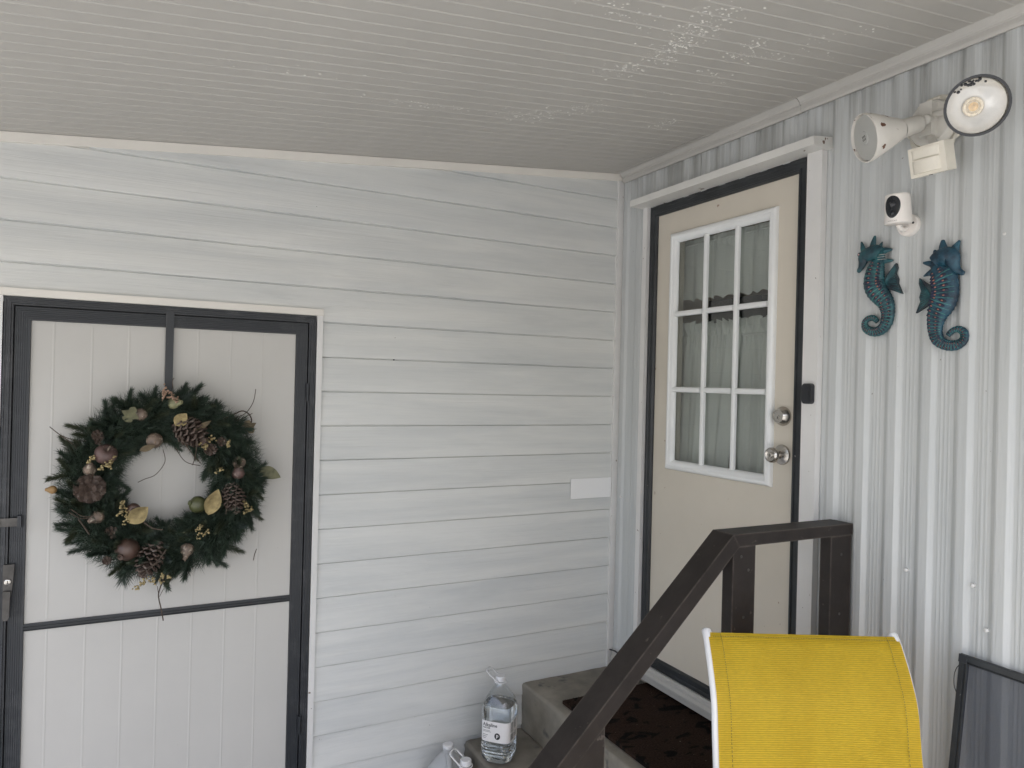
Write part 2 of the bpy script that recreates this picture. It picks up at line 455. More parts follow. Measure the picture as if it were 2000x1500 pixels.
# ------------------------------------------------------------------ patio roof
SL = .1015
def ceil(x): return 2.630 + SL*x
roof = thing('patio_roof', 'low sloping patio roof with a grey beige plank ceiling overhead', 'roof', (0, 0, 2.63))
PW = .0512; X0 = -3.4
def strip_bm(y1, y0, x0=X0, x1=-.02, c=.0026, d=.003, th=.022):
    bm = NB(); pr = [(y1, 0, 0), (y0+.0034, 0, 0), (y0+.0032, 0, -.0018), (y0+.0004, 0, -.0003), (y0, 0, .0), (y0, 0, th), (y1, 0, th)]
    prism(bm, [V((x0, y, ceil(x0)+z)) for y, _, z in pr], V((x1-x0, 0, SL*(x1-x0))))
    return bm
first = obj('ceiling_plank', strip_bm(-.004, -.004-PW), 'ceiling', roof)
NS = 50
for k in range(1, NS):
    o = first.copy(); COL.objects.link(o); o.parent = roof
    o.location = (0, -PW*k, random.uniform(-.0002, .0002))
b = NB()
for k in range(NS, 63):
    y1 = -.004-PW*k; pr = [(y1, 0), (y1-PW+.0034, 0), (y1-PW+.0032, -.0018), (y1-PW+.0004, -.0003), (y1-PW, 0), (y1-PW, .022), (y1, .022)]
    prism(b, [V((X0, y, ceil(X0)+z)) for y, z in pr], V((-.02-X0, 0, SL*(-.02-X0))))
o = obj('ceiling_plank_field', b, 'ceiling', roof); o['kind'] = 'stuff'
b = NB(); YE = -.004-PW*63
prism(b, [V((X0-.02, .3, ceil(X0)+.03)), V((.3, .3, ceil(.3)+.03)), V((.3, .3, ceil(.3)+.07)), V((X0-.02, .3, ceil(X0)+.07))], V((0, YE-.32, 0)))
obj('roof_sheet', b, 'trim_ceiling', roof)
b = NB(); box(b, X0-.04, X0-.003, YE-.02, 0, ceil(X0)-.07, ceil(X0)+.1); obj('eave_fascia', b, 'trim_white', roof)
b = NB(); prism(b, [V((X0, YE-.03, ceil(X0)-.03)), V((.1, YE-.03, ceil(.1)-.03)), V((.1, YE-.03, ceil(.1)+.1)), V((X0, YE-.03, ceil(X0)+.1))], V((0, .025, 0)))
obj('end_fascia', b, 'trim_white', roof)
# moulding along the metal wall: a stepped cove, in three lengths
def cove(y0, y1, dz=0, dx=0):
    pr = [(0, 2.583), (.010, 2.581), (.013, 2.590), (.013, 2.603), (.019, 2.606), (.021, 2.612), (.026, 2.617), (.034, 2.6235), (.052, 2.6245), (.053, 2.6285), (0, 2.64)]
    bm = NB(); prism(bm, [V((-h-dx-.0115, y0, z+dz)) for h, z in pr], V((0, y1-y0, 0))); return bm
obj('wall_moulding', cove(-.031, -1.02), 'trim_ceiling', roof)
obj('wall_moulding', cove(-1.022, -2.6, .001, .001), 'trim_ceiling', roof)
obj('wall_moulding', cove(-2.602, YE), 'trim_ceiling', roof)
b = NB(); prism(b, [V((-.066, -.03, 2.6205)), V((-.064, -.60, 2.6195)), V((-.045, -.64, 2.6205)), V((-.045, -.03, 2.6215))], V((0, 0, .0022)))
obj('loose_flashing', b, 'trim_ceiling', roof, label='thin loose flashing strip peeling from the moulding near the corner')
# blisters in the paint
b = NB(); rnd = random.Random(11)
def blis(x, y, r):
    z = ceil(x)
    ball(b, (x, y, z), r, rnd.uniform(.8, 1.7), rnd.uniform(.6, 1), .33, 6, 4, Matrix.Rotation(rnd.uniform(-.5, .5), 3, 'Z'))
patches = [(-.74, -1.40, .07, .05, 55), (-.73, -1.31, .07, .05, 90), (-.72, -1.22, .07, .05, 100), (-.71, -1.14, .06, .04, 75), (-.74, -1.05, .06, .04, 50), (-.80, -1.0, .06, .03, 30),
           (-.97, -1.31, .08, .03, 35), (-1.05, -1.36, .08, .03, 14), (-.87, -1.27, .05, .02, 10), (-.51, -1.29, .05, .03, 35), (-.49, -1.22, .06, .03, 45), (-.42, -1.25, .06, .02, 12), (-.29, -1.46, .05, .02, 9),
           (-.37, -1.38, .05, .03, 16), (-.36, -1.31, .04, .03, 7), (-.25, -1.31, .04, .02, 6), (-.84, -.60, .10, .05, 80), (-.76, -.66, .08, .04, 40), (-.70, -.72, .07, .03, 30), (-.66, -.78, .04, .02, 12),
           (-1.29, -.60, .09, .02, 18), (-1.17, -.605, .11, .025, 40), (-1.42, -.62, .1, .02, 12), (-.30, -.70, .05, .03, 26), (-.34, -.66, .05, .03, 30), (-.27, -.62, .04, .02, 8), (-.48, -1.09, .07, .02, 14), (-.40, -1.04, .06, .02, 8), (-.6, -.9, .1, .03, 8), (-1.6, -.75, .2, .03, 14)]
for px, py, sx, sy, n in patches:
    for _ in range(int(n*1.15)):
        blis(px+rnd.gauss(0, sx*.55), py+rnd.gauss(0, sy*.62), rnd.choice((.0014, .0018, .0022, .0022, .003, .0042)))
obj('paint_blister', b, 'blister', roof, smooth=True, kind='stuff')

# ------------------------------------------------------------------ siding wall (y = 0)
sw = thing('siding_wall', 'pale grey horizontal lap siding wall beside the steps', 'wall', (-2, 0, 0))
EXP = .1285; Z0 = 2.511
DX0, DX1 = -2.352, -1.361          # hole for the shed door (behind its trim)
def plank(x0, x1, zb, sd, ztop):
    """one lap board: leans out towards its butt edge, slightly wavy"""
    rr = random.Random(sd); ph = rr.uniform(0, 6); amp = rr.uniform(.0004, .0011)
    bm = NB(); n = max(4, int((x1-x0)/.09)); rings = []
    for i in range(n+1):
        x = x0+(x1-x0)*i/n; wz = amp*sin(x*4.3+ph)+.0005*sin(x*11+ph*2); wy = .0011*sin(x*3.1+ph*1.7)+.0006*sin(x*7.9+ph)
        zt = min(ztop, ceil(x)-.012)
        zt = max(zt, zb+.0035)
        hz = zt-zb; f = hz/(EXP+.004)
        yb = -.0165+wy*.5; yt = -.0165+.0105*f
        pr = [(-.0004, zb+wz-.001), (yb+.002, zb+wz-.001), (yb, zb+wz), (yb-.0004, zb+wz+.003), (yb+(yt-yb)*.35+wy*.5, zb+wz+hz*.35), (yb+(yt-yb)*.7+wy*.3, zb+hz*.7), (yt, max(zt-.0105, zb+hz*.72)), (yt+.0045, max(zt-.008, zb+hz*.8)), (-.0008, max(zt-.007, zb+hz*.85)), (-.0004, zt)]
        rings.append([bm.verts.new((x, y+(-.0002), z)) for y, z in pr])
    m = len(rings[0])
    for a, c in zip(rings, rings[1:]):
        for k in range(m): bm.faces.new((a[k], a[(k+1) % m], c[(k+1) % m], c[k]))
    bm.faces.new(rings[0]); bm.faces.new(rings[-1][::-1]); return bm
XL, XR = -5.2, -.036
for k in range(-1, 21):
    zb = Z0-EXP*k
    xs = max(XL, (zb+.0325-2.63)/SL)            # where the sloping trim meets the butt edge
    if xs > XR-.05: continue
    if zb > 1.9: segs = [(xs, XR, zb)]
    elif zb > 1.86: segs = [(xs, XR, zb)]
    else: segs = [(XL, DX0, zb), (DX1, XR, zb)]
    for a, c, z_ in segs: obj('siding_plank', plank(a, c, max(z_, .03), 100+k, zb+EXP+.004), 'siding', sw, smooth=True)
b = NB(); box(b, XL, DX0+.03, .002, .06, 0, 2.20); box(b, DX1-.03, .3, .002, .06, 0, 2.6)
prism(b, [V((DX0+.031, .002, 1.86)), V((DX1-.031, .002, 1.86)), V((DX1-.031, .002, 2.45)), V((DX0+.031, .002, 2.36))], V((0, .058, 0)))
obj('sheathing', b, 'sheath', sw)
b = NB()
prism(b, [V((x, y, ceil(x)+z)) for x, y, z in ((XL, -.020, -.032), (-.008, -.020, -.032), (-.008, -.020, -.0012), (XL, -.020, -.0012))], V((0, .019, 0)))
obj('top_trim', b, 'trim_cream', sw, bevel=.0015, label='thin cream trim strip under the ceiling')
b = NB(); box(b, -.0375, -.0215, -.0205, -.001, .372, 2.594); box(b, -.0214, .0, -.0175, -.0007, .372, 2.5935)
obj('corner_post', b, 'trim_white', sw, bevel=.0012)
# nail dimple on the siding
b = NB(); ball(b, (-1.08, -.0115, 1.737), .0035, 1, .5, 1, 8, 6); obj('nail', b, 'black_soft', sw)

# address plate
b = NB(); box(b, -.256, -.041, -.0205, -.0172, 1.152, 1.241)
tag(obj('blank_plate', b, 'plate', bevel=.0008, loc=(-.148, -.016, 1.196)), 'blank white rectangular plate on the siding beside the corner', 'plate')

# ------------------------------------------------------------------ metal wall (x = 0)
mw = thing('metal_wall', 'pale grey ribbed metal wall of the mobile home around the entry door', 'wall', (0, -1.5, 0))
RIB = [(0, .0085), (.0015, .0092), (.0245, .0092), (.0265, .0085), (.037, .0006), (.040, 0), (.047, 0), (.049, .0006), (.052, .0006), (.054, 0), (.0585, 0), (.0605, .0006), (.0635, .0006), (.0655, 0), (.070, 0), (.072, .0006), (.075, .0006), (.077, 0), (.084, 0), (.087, .0006), (.0990, .0080)]
PER = .1016
def sheet(s0, s1, z0, z1, lift=0.):
    pts = []
    k0 = int((s0-1.246)//PER)-1
    for k in range(k0, k0+int((s1-s0)/PER)+4):
        for a, h in RIB:
            s = 1.246+PER*k+a
            if s0 < s < s1: pts.append((s, h))
    def hh(s):
        a = (s-1.246) % PER; R = RIB+[(PER, .0085)]
        for (a0, h0), (a1, h1) in zip(R, R[1:]):
            if a0 <= a <= a1: return h0+(h1-h0)*(a-a0)/(a1-a0)
    pts = [(s0, hh(s0))]+pts+[(s1, hh(s1))]
    bm = NB()
    fr = [V((-h-lift-.001, -s, z0)) for s, h in pts]; bk = [V((.006, -s, z0)) for s, h in reversed(pts)]
    a = [bm.verts.new(p) for p in fr]; a2 = [bm.verts.new(p+V((0, 0, z1-z0))) for p in fr]
    for i in range(len(a)-1): bm.faces.new((a[i], a[i+1], a2[i+1], a2[i]))
    c0, c1 = bm.verts.new((.006, -s0, z0)), bm.verts.new((.006, -s1, z0)); d0, d1 = bm.verts.new((.006, -s0, z1)), bm.verts.new((.006, -s1, z1))
    bm.faces.new((c0, a[0], a2[0], d0)); bm.faces.new((a[-1], c1, d1, a2[-1])); bm.faces.new((c1, c0, d0, d1))
    return bm
for s0, s1, z0, z1, lf in ((.002, .2148, .40, 2.62, 0), (.215, 1.0448, 2.43, 2.62, .0012), (1.045, 1.608, .06, 2.62, 0), (1.6083, 2.35, .06, 2.62, .0022), (2.3503, 3.1, .06, 2.62, 0), (3.1003, 4.8, .06, 2.62, .0015)):
    obj('metal_panel', sheet(s0, s1, z0, z1, lf), 'metal_wall', mw)
b = NB(); box(b, .012, .06, -.25, -.003, 0, 2.7); box(b, .012, .06, -1.04, -.2503, 2.43, 2.7); box(b, .012, .06, -4.8, -1.0403, 0, 2.7); box(b, .012, .06, -1.04, -.2503, 0, .40)
obj('sheathing', b, 'sheath', mw)
# base moulding between corner and door casing
b = NB(); pr = [(0, .376), (.016, .376), (.016, .405), (.021, .41), (.021, .428), (.012, .438), (.010, .452), (0, .455)]
prism(b, [V((-.0125-h, -.034, z)) for h, z in pr], V((0, -.155, 0))); obj('base_moulding', b, 'trim_ceiling', mw)
for y, z in ((-1.658, 2.067), (-1.415, 1.151), (-1.599, 1.154), (-.052, 1.154), (-1.636, 1.048), (-1.30, 2.46)):
    b = NB(); lathe(b, (-.0005, y, z), (-1, 0, 0), [(0, .0055), (.011, .0055), (.0128, .0035), (.0133, 0)], 10)
    obj('rivet', b, 'trim_white', mw, smooth=True)
# interior seen through the door glass
b = NB(); box(b, 2.0, 2.06, -2.2, .8, 0, 2.75); box(b, .07, 2.0, .74, .8, 0, 2.75); box(b, .07, 2.0, -2.2, -2.14, 0, 2.75)
box(b, .07, 2.0, -2.139, .739, 2.68, 2.74); box(b, .07, 2.0, -2.139, .739, .40, .46)
obj('interior_wall', b, 'inside', mw)
b = NB(); box(b, .22, .9, -.36, .735, .461, 2.45); obj('added_beige_block', b, 'inside', mw)  # added block for the beige wall, set close to the glass to catch more light
b = NB(); box(b, .20, .50, -.66, -.365, 1.72, 2.03); obj('kitchen_cabinet', b, 'dark', loc=(.35, -.51, 1.72)); tag(bpy.data.objects['kitchen_cabinet'], 'dark cabinet front glimpsed through the door glass behind the curtains', 'cabinet')
bpy.data.objects['kitchen_cabinet'].parent = None

# ------------------------------------------------------------------ entry door
dr = thing('entry_door', 'beige entry door with nine glass panes and black weather frame', 'door', (0, -.64, .41))
yA, yB = -1.007, -.262         # slab
zA, zB = .512, 2.414
gA, gB, gz0, gz1 = -.892, -.385, 1.345, 2.268      # glass opening
b = NB()
U = [yA, gA, gB, yB]; W_ = [zA, gz0, gz1, zB]
def ring_plate(bm, xf, xb):
    for x in (xf, xb):
        pass
    vf = [[bm.verts.new((xf, u, v)) for v in W_] for u in U]; vb = [[bm.verts.new((xb, u, v)) for v in W_] for u in U]
    for i in range(3):
        for j in range(3):
            if i == 1 and j == 1: continue
            bm.faces.new((vf[i][j], vf[i+1][j], vf[i+1][j+1], vf[i][j+1])); bm.faces.new((vb[i][j], vb[i][j+1], vb[i+1][j+1], vb[i+1][j]))
    for (i, j), (k, l) in [((0, 0), (3, 0)), ((3, 0), (3, 3)), ((3, 3), (0, 3)), ((0, 3), (0, 0))]:
        n = 3
        for t in range(n):
            a = (i+(k-i)*t//n, j+(l-j)*t//n); c = (i+(k-i)*(t+1)//n, j+(l-j)*(t+1)//n)
            bm.faces.new((vf[a[0]][a[1]], vb[a[0]][a[1]], vb[c[0]][c[1]], vf[c[0]][c[1]]))
    q = [(1, 1), (2, 1), (2, 2), (1, 2)]
    for a, c in zip(q, q[1:]+q[:1]): bm.faces.new((vf[a[0]][a[1]], vf[c[0]][c[1]], vb[c[0]][c[1]], vb[a[0]][a[1]]))
ring_plate(b, 0., .042); obj('door_slab', b, 'slab', dr)
f0 = lambda h, u, v: V((.004-h, u, v))
b = NB(); mitre(b, f0, -1.0525, -.2195, .4705, 2.4325, [(0, .013), (.004, .016), (.014, .016), (.017, .0135), (.0335, .0135), (.036, .019), (.042, .0185), (.0465, .010)])
obj('weather_frame', b, 'black', dr)
# nine-pane light: outer moulding, muntins, panes
lt = NB(); mitre(lt, f0, -.918, -.359, 1.318, 2.294, [(0, .012), (.003, .019), (.009, .024), (.018, .025), (.022, .021), (.026, .0205), (.034, .013), (.040, .006)])
obj('light_frame', lt, 'lite', dr, smooth=True)
ph = [(-.011, .006), (-.0095, .0155), (-.0055, .0185), (.0055, .0185), (.0095, .0155), (.011, .006)]
for yc in (-.5675, -.7325):
    b = NB(); prism(b, [V((.004-h, yc+a, gz0+.011)) for a, h in ph], V((0, 0, gz1-gz0-.022))); obj('muntin', b, 'lite', dr, smooth=True)
for zc in (1.648, 1.958):
    for y0, y1 in ((gA+.011, -.7442), (-.7208, -.5792), (-.5558, gB-.011)):
        b = NB(); prism(b, [V((.0035-h, y0, zc+a)) for a, h in ph], V((0, y1-y0, 0))); obj('muntin', b, 'lite', dr, smooth=True)
ye = [gA, -.7325, -.5675, gB]; ze = [gz0, 1.648, 1.958, gz1]
for i in range(3):
    for j in range(3):
        b = NB(); box(b, .006, .009, ye[i]+.0006, ye[i+1]-.0006, ze[j]+.0006, ze[j+1]-.0006); obj('pane', b, 'pane', dr)
# casing boards, drip cap, sill
b = NB(); box(b, -.0265, -.002, -1.1115, -1.0535, .40, 2.4330); obj('casing', b, 'trim_white', dr, bevel=.0018)
b = NB(); box(b, -.0265, -.002, -.2185, -.190, .40, 2.4330); obj('casing', b, 'trim_white', dr, bevel=.0018)
b = NB(); prism(b, [V((-.088, -.176, 2.4335)), V((.003, -.176, 2.4335)), V((.003, -.176, 2.472)), V((-.089, -.176, 2.4605))], V((0, -.954, 0))); obj('drip_cap', b, 'header', dr, bevel=.002)
b = NB(); pr = [(0, .408), (.030, .408), (.030, .424), (.034, .428), (.034, .438), (.024, .446), (.024, .456), (.018, .462), (.018, .470), (0, .470)]
prism(b, [V((.002-h, -1.0530, z)) for h, z in pr], V((0, .834, 0))); obj('door_sill', b, 'trim_ceiling', dr)
# deadbolt
db = NB(); lathe(db, (-.0005, -.958, 1.566), (-1, 0, 0), [(0, .033), (.004, .0335), (.008, .032), (.026, .0235), (.028, .022), (.028, .0195), (.0265, .019), (.0265, 0)], 40)
d = obj('deadbolt', db, 'nickel', dr, smooth=True)
b = NB(); lathe(b, (-.027, -.957, 1.562), (-1, 0, 0), [(0, .0085), (.0016, .0085), (.0018, .007), (.0018, 0)], 20); obj('lock_cylinder', b, 'nickel', d, smooth=True)
b = NB(); box(b, -.0294, -.0285, -.9582, -.9558, 1.557, 1.5655); obj('keyhole', b, 'nickel_dark', d)
# knob
kb = NB(); lathe(kb, (-.0005, -.957, 1.434), (-1, 0, 0), [(0, .0345), (.003, .035), (.007, .033), (.011, .021), (.014, .0135), (.028, .012), (.033, .0135), (.037, .0215), (.045, .0262), (.053, .0262), (.059, .0235), (.061, .0205), (.0598, .019), (.0598, 0)], 40)
k_ = obj('door_knob', kb, 'nickel', dr, smooth=True)
b = NB(); lathe(b, (-.060, -.957, 1.434), (-1, 0, 0), [(0, .0095), (.002, .0095), (.0024, .008), (.0024, 0)], 20); obj('lock_cylinder', b, 'nickel', k_, smooth=True)
b = NB(); box(b, -.0634, -.0625, -.9582, -.9558, 1.429, 1.4385); obj('keyhole', b, 'nickel_dark', k_)

# curtains behind the glass
def curtain(y0, y1, z0, z1, x, amp, nw, head=.03, hem=0., slant=0., sd=1):
    rr = random.Random(sd); bm = NB(); n = 120; m = 14; g_ = []
    ph1, ph2 = rr.uniform(0, 6), rr.uniform(0, 6)
    for i in range(n+1):
        t = i/n; row = []
        for j in range(m+1):
            v = j/m; zz = z1-(z1-z0)*v; yy = y0+(y1-y0)*t + slant*v*t
            a = amp*(.45+.55*v)
            dx = a*(sin(nw*2*pi*t+ph1+.5*sin(3*t*6+v*2))+.5*sin(nw*1.7*2*pi*t+ph2+v))
            if j <= 2: dx += .004*sin(nw*4.6*2*pi*t+ph2)*(1 if j != 1 else .2)
            if j == m and hem: zz += hem*abs(sin(t*pi*11))
            row.append(bm.verts.new((x+dx, yy, zz)))
        g_.append(row)
    for i in range(n):
        for j in range(m): bm.faces.new((g_[i][j], g_[i+1][j], g_[i+1][j+1], g_[i][j+1]))
    return bm
c_ = thing('valance_curtain', 'white gathered valance curtain with a scalloped hem in the top panes', 'curtain', (.09, -.64, 2.28))
obj('fabric', curtain(-.27, -.93, 2.015, 2.275, .085, .010, 6, hem=.012, sd=3), 'curtain', c_, smooth=True)
b = NB(); tube(b, [(.085, -.25, 2.255), (.085, -.95, 2.255)], .005, 8); obj('rod', b, 'lite', c_)
c_ = thing('cafe_curtain', 'white ruffled cafe curtain behind the lower door panes', 'curtain', (.09, -.64, 1.9))
obj('fabric', curtain(-.27, -.68, 1.29, 1.895, .080, .009, 5, slant=.06, sd=5), 'curtain', c_, smooth=True)
obj('fabric', curtain(-.64, -.92, 1.29, 1.895, .096, .009, 5, sd=8), 'curtain', c_, smooth=True)
b = NB(); tube(b, [(.09, -.25, 1.865), (.09, -.95, 1.865)], .005, 8); obj('rod', b, 'lite', c_)
b = NB(); g_ = []; r2 = random.Random(12)
for i in range(181):
    t = i/180; y = -.27-.66*t; q = 2*pi*t; row = []
    for k, (dx, z) in enumerate(((.0, 1.868), (.011, 1.884), (.016, 1.905), (.012, 1.926+.006*sin(q*19)))):
        wv = sin(q*21+.8*sin(q*5))*(.3+.25*k); row.append(b.verts.new((.074-dx*wv, y+.004*cos(q*21+k), z+.004*sin(q*8+k)*(k > 1))))
    g_.append(row)
for i in range(180):
    for k in range(3): b.faces.new((g_[i][k], g_[i+1][k], g_[i+1][k+1], g_[i][k+1]))
obj('ruffle', b, 'curtain', c_, smooth=True)

# doorbell
bell = thing('doorbell', 'small black push button doorbell on the white door casing', 'doorbell', (-.027, -1.085, 1.645))
def rrect(yc, zc, hw, hh, r):
    out = []
    for cy_, cz_, a0 in ((hw-r, hh-r, 0), (-hw+r, hh-r, 90), (-hw+r, -hh+r, 180), (hw-r, -hh+r, 270)):
        out += [(yc+cy_+r*cos(rad(a0+15*k)), zc+cz_+r*sin(rad(a0+15*k))) for k in range(7)]
    return out
b = NB(); prism(b, [V((-.0268, y, z)) for y, z in rrect(-1.0855, 1.6455, .0185, .033, .010)], V((-.0155, 0, 0))); obj('bell_body', b, 'black_soft', bell, bevel=.004, seg=3, smooth=True)
b = NB(); prism(b, [V((-.0424, y, z)) for y, z in rrect(-1.0855, 1.6455, .0105, .024, .006)], V((-.0012, 0, 0))); obj('push_button', b, 'black_soft', bell, smooth=True)

# thin cable at the foot of the corner
b = NB(); tube(b, [(-.032, -.030, .458), (-.036, -.05, .463), (-.036, -.075, .466), (-.034, -.10, .462), (-.032, -.13, .452)], .0035, 8)
tag(obj('loose_cable', b, 'black_soft', smooth=True, loc=(-.034, -.08, .458)), 'short dark cable along the top of the base moulding in the corner', 'cable')

# ------------------------------------------------------------------ shed door (in the siding wall)
sh = thing('shed_door', 'off white shed door with charcoal metal frame under the wreath', 'door', (-1.86, 0, 0))
sx0, sx1, sz0, sz1 = -2.3335, -1.3820, .02, 1.8865
b = NB(); mitre(b, onL, sx0, sx1, sz0, sz1, [(0, .020), (.002, .022), (.006, .022), (.007, .020), (.012, .020), (.013, .022), (.019, .022), (.020, .018), (.0255, .018), (.0255, .004)])
obj('door_frame', b, 'charcoal', sh)
b = NB(); box(b, sx0+.004, sx1-.004, .0005, .035, sz0, sz1-.004); obj('door_core', b, 'charcoal', sh)
ix0, ix1, iz0, iz1 = sx0+.0285, sx1-.0285, sz0+.02, sz1-.0285
pr = [(0, .012), (.0015, .0145)]
for k in range(6): pr += [(.004+.0058*k, .0145), (.0052+.0058*k, .0138), (.0066+.0058*k, .0138), (.0078+.0058*k, .0145)]
pr += [(.0415, .0145), (.0428, .009)]
b = NB(); mitre(b, onL, ix0, ix1, iz0, iz1, pr); obj('door_stile', b, 'charcoal', sh)
px0, px1 = ix0+.0415, ix1-.0415
def rib_panel(z0, z1):
    bm = NB(); pts = [(px0, .0065)]; x = px0+.062
    while x < px1-.02:
        pts += [(x-.004, .0065), (x-.001, .0071), (x+.0012, .0071), (x+.004, .0065)]; x += .1055
    pts += [(px1, .0065)]
    prism(bm, [V((a, -h, z0)) for a, h in pts]+[V((px1, -.001, z0)), V((px0, -.001, z0))], V((0, 0, z1-z0))); return bm
obj('door_panel', rib_panel(.852, iz1-.0415), 'panel', sh); obj('door_panel', rib_panel(iz0+.0415, .8495), 'panel', sh)
pr = [(.840, .006), (.840, .013), (.8435, .0148), (.8445, .0132), (.8475, .0132), (.849, .0152), (.852, .0152), (.8535, .0132), (.8565, .0132), (.8575, .0148), (.862, .013), (.862, .006)]
b = NB(); prism(b, [V((px0+.0006, -h, z)) for z, h in pr], V((px1-px0-.0012, 0, 0))); obj('mid_rail', b, 'black', sh, label='narrow black ridged rail across the door with chipped paint')
b = NB(); box(b, -2.358, -1.358, -.024, -.001, 1.8885, 1.9125); obj('casing', b, 'trim_cream', sh, bevel=.0015)
b = NB(); box(b, -1.3800, -1.3590, -.0225, -.001, .0, 1.8880); obj('casing', b, 'trim_white', sh, bevel=.0015)
b = NB(); box(b, -2.3570, -2.3355, -.0225, -.001, .0, 1.8880); obj('casing', b, 'trim_white', sh, bevel=.0015)
for z0 in (1.57, .35):
    h = NB(); box(h, -1.4155, -1.4045, -.0245, -.013, z0, z0+.068); hi = obj('hinge', h, 'charcoal', sh, bevel=.001)
    b = NB(); tube(b, [(-1.4095, -.0265, z0+.002), (-1.4095, -.0265, z0+.066)], .0042, 10); obj('hinge_pin', b, 'charcoal', hi, smooth=True)
# handle with lock
hb = NB(); prism(hb, [V((x, -.0155, z)) for x, z in ((-2.317, 1.056), (-2.288, 1.056), (-2.290, 1.02), (-2.2945, .96), (-2.3165, .96), (-2.3180, 1.02))], V((0, -.010, 0)))
hd = obj('handle', hb, 'steel_dark', sh, bevel=.0025)
b = NB(); prism(b, [V((x, -.026, z)) for x, z in ((-2.3155, .975), (-2.296, .975), (-2.298, .895), (-2.302, .886), (-2.312, .886), (-2.3155, .895))], V((0, -.011, 0))); obj('lever', b, 'steel_dark', hd, bevel=.003)
b = NB(); lathe(b, (-2.3045, -.025, 1.003), (0, -1, 0), [(0, .0095), (.005, .009), (.006, .0075), (.006, 0)], 20); lk = obj('lock_cylinder', b, 'nickel', hd, smooth=True)
b = NB(); box(b, -2.3056, -2.3034, -.0316, -.0308, .998, 1.008); obj('keyhole', b, 'nickel_dark', hd)
# hasp strap
b = NB(); box(b, -2.345, -2.282, -.0275, -.0235, 1.174, 1.200); st = obj('hasp_strap', b, 'steel_dark', sh, bevel=.001)
b = NB(); box(b, -2.2835, -2.2735, -.032, -.0145, 1.170, 1.206); obj('hasp_staple', b, 'charcoal', st, bevel=.001)
b = NB(); lathe(b, (-2.332, -.0272, 1.187), (0, -1, 0), [(0, .006), (.002, .006), (.003, 0)], 12); obj('screw', b, 'nickel_dark', st, smooth=True)

# over-door hanger
hg = NB(); box(hg, -1.882, -1.857, -.0262, -.0240, 1.60, 1.9015); box(hg, -1.882, -1.857, -.0262, .0, 1.9145, 1.9165)
hg.free(); hg = NB(); prism(hg, [V((-1.8825, -y, z)) for y, z in ((.0228, 1.870), (.0262, 1.870), (.0262, 1.60), (.046, 1.575), (.050, 1.60), (.052, 1.60), (.048, 1.571), (.0248, 1.594), (.0228, 1.60))], V((.0245, 0, 0)))
tag(obj('wreath_hanger', hg, 'charcoal', loc=(-1.87, -.025, 1.87)), 'flat black metal hanger strip running down the shed door to the wreath', 'hanger')

# ------------------------------------------------------------------ wreath
WC = V((-1.872, -.075, 1.294))
wr = thing('wreath', 'round pine wreath with cones, fruit and gold leaves on shed door', 'wreath', WC)
RM = .222
b = NB(); tube(b, [(WC.x+RM*cos(a), WC.y+.012, WC.z+RM*sin(a)) for a in [2*pi*i/48 for i in range(49)]], .035, 10, cap=False); obj('wreath_base', b, 'needle', wr)
b = NB(); r2 = random.Random(77)
for i in range(30000):
    a = r2.uniform(0, 2*pi); ph = r2.uniform(-2., 2.); e = V((cos(a), 0, sin(a))); n_ = e*sin(ph)+V((0, -1, 0))*cos(ph)
    p = WC+e*RM+V((0, .010, 0))+n_*r2.uniform(.025, .082); d = (n_*r2.uniform(.3, 1)+V((sin(a), 0, -cos(a)))*r2.uniform(-.6, 1.2)+e*r2.uniform(-.5, .5)).normalized()
    q = p+d*r2.uniform(.02, .040); sd_ = d.cross(V((r2.uniform(-1, 1), 1, r2.uniform(-1, 1)))).normalized()*.0008
    b.faces.new([b.verts.new(p-sd_), b.verts.new(p+sd_), b.verts.new(q)])
obj('loose_needles', b, 'needle', wr, kind='stuff')
def sprig(sd, L, nl, n, tip=True):
    rr = random.Random(sd); bm = NB()
    tube(bm, [(0, 0, 0), (0, 0, L)], [.0016, .0008], 4)
    bend = rr.uniform(.0, .35)
    for i in range(n):
        t = (i+rr.random())/n; z = L*(.08+.92*t); a = i*2.399+rr.uniform(-.4, .4)
        tilt = rr.uniform(.55, 1.1)*(1-.5*t); ln = nl*rr.uniform(.75, 1.15)*(1-.25*t)
        d = V((cos(a)*sin(tilt), sin(a)*sin(tilt), cos(tilt))); p = V((0, 0, z)); sd_ = d.cross(V((0, 0, 1))).normalized()*.00085
        q = p+d*ln+V((0, 0, -bend*ln*.25)); mid = (p+q)*.5+V((0, 0, .06*ln))
        v = [bm.verts.new(p-sd_), bm.verts.new(p+sd_), bm.verts.new(mid+sd_), bm.verts.new(q), bm.verts.new(mid-sd_)]
        bm.faces.new(v)
    return bm
protos = []
for i, (L, nl, n, m_) in enumerate([(.095, .034, 270, 'needle'), (.105, .038, 290, 'needle'), (.09, .030, 270, 'needle2'), (.10, .034, 280, 'needle3'), (.07, .062, 150, 'needle'), (.095, .032, 280, 'needle')]):
    bm = sprig(40+i, L, nl, n); me = bpy.data.meshes.new('pine_sprig'); bm.to_mesh(me); bm.free(); me.materials.append(MT[m_]); protos.append(me)
rr = random.Random(21)
NSP = 297
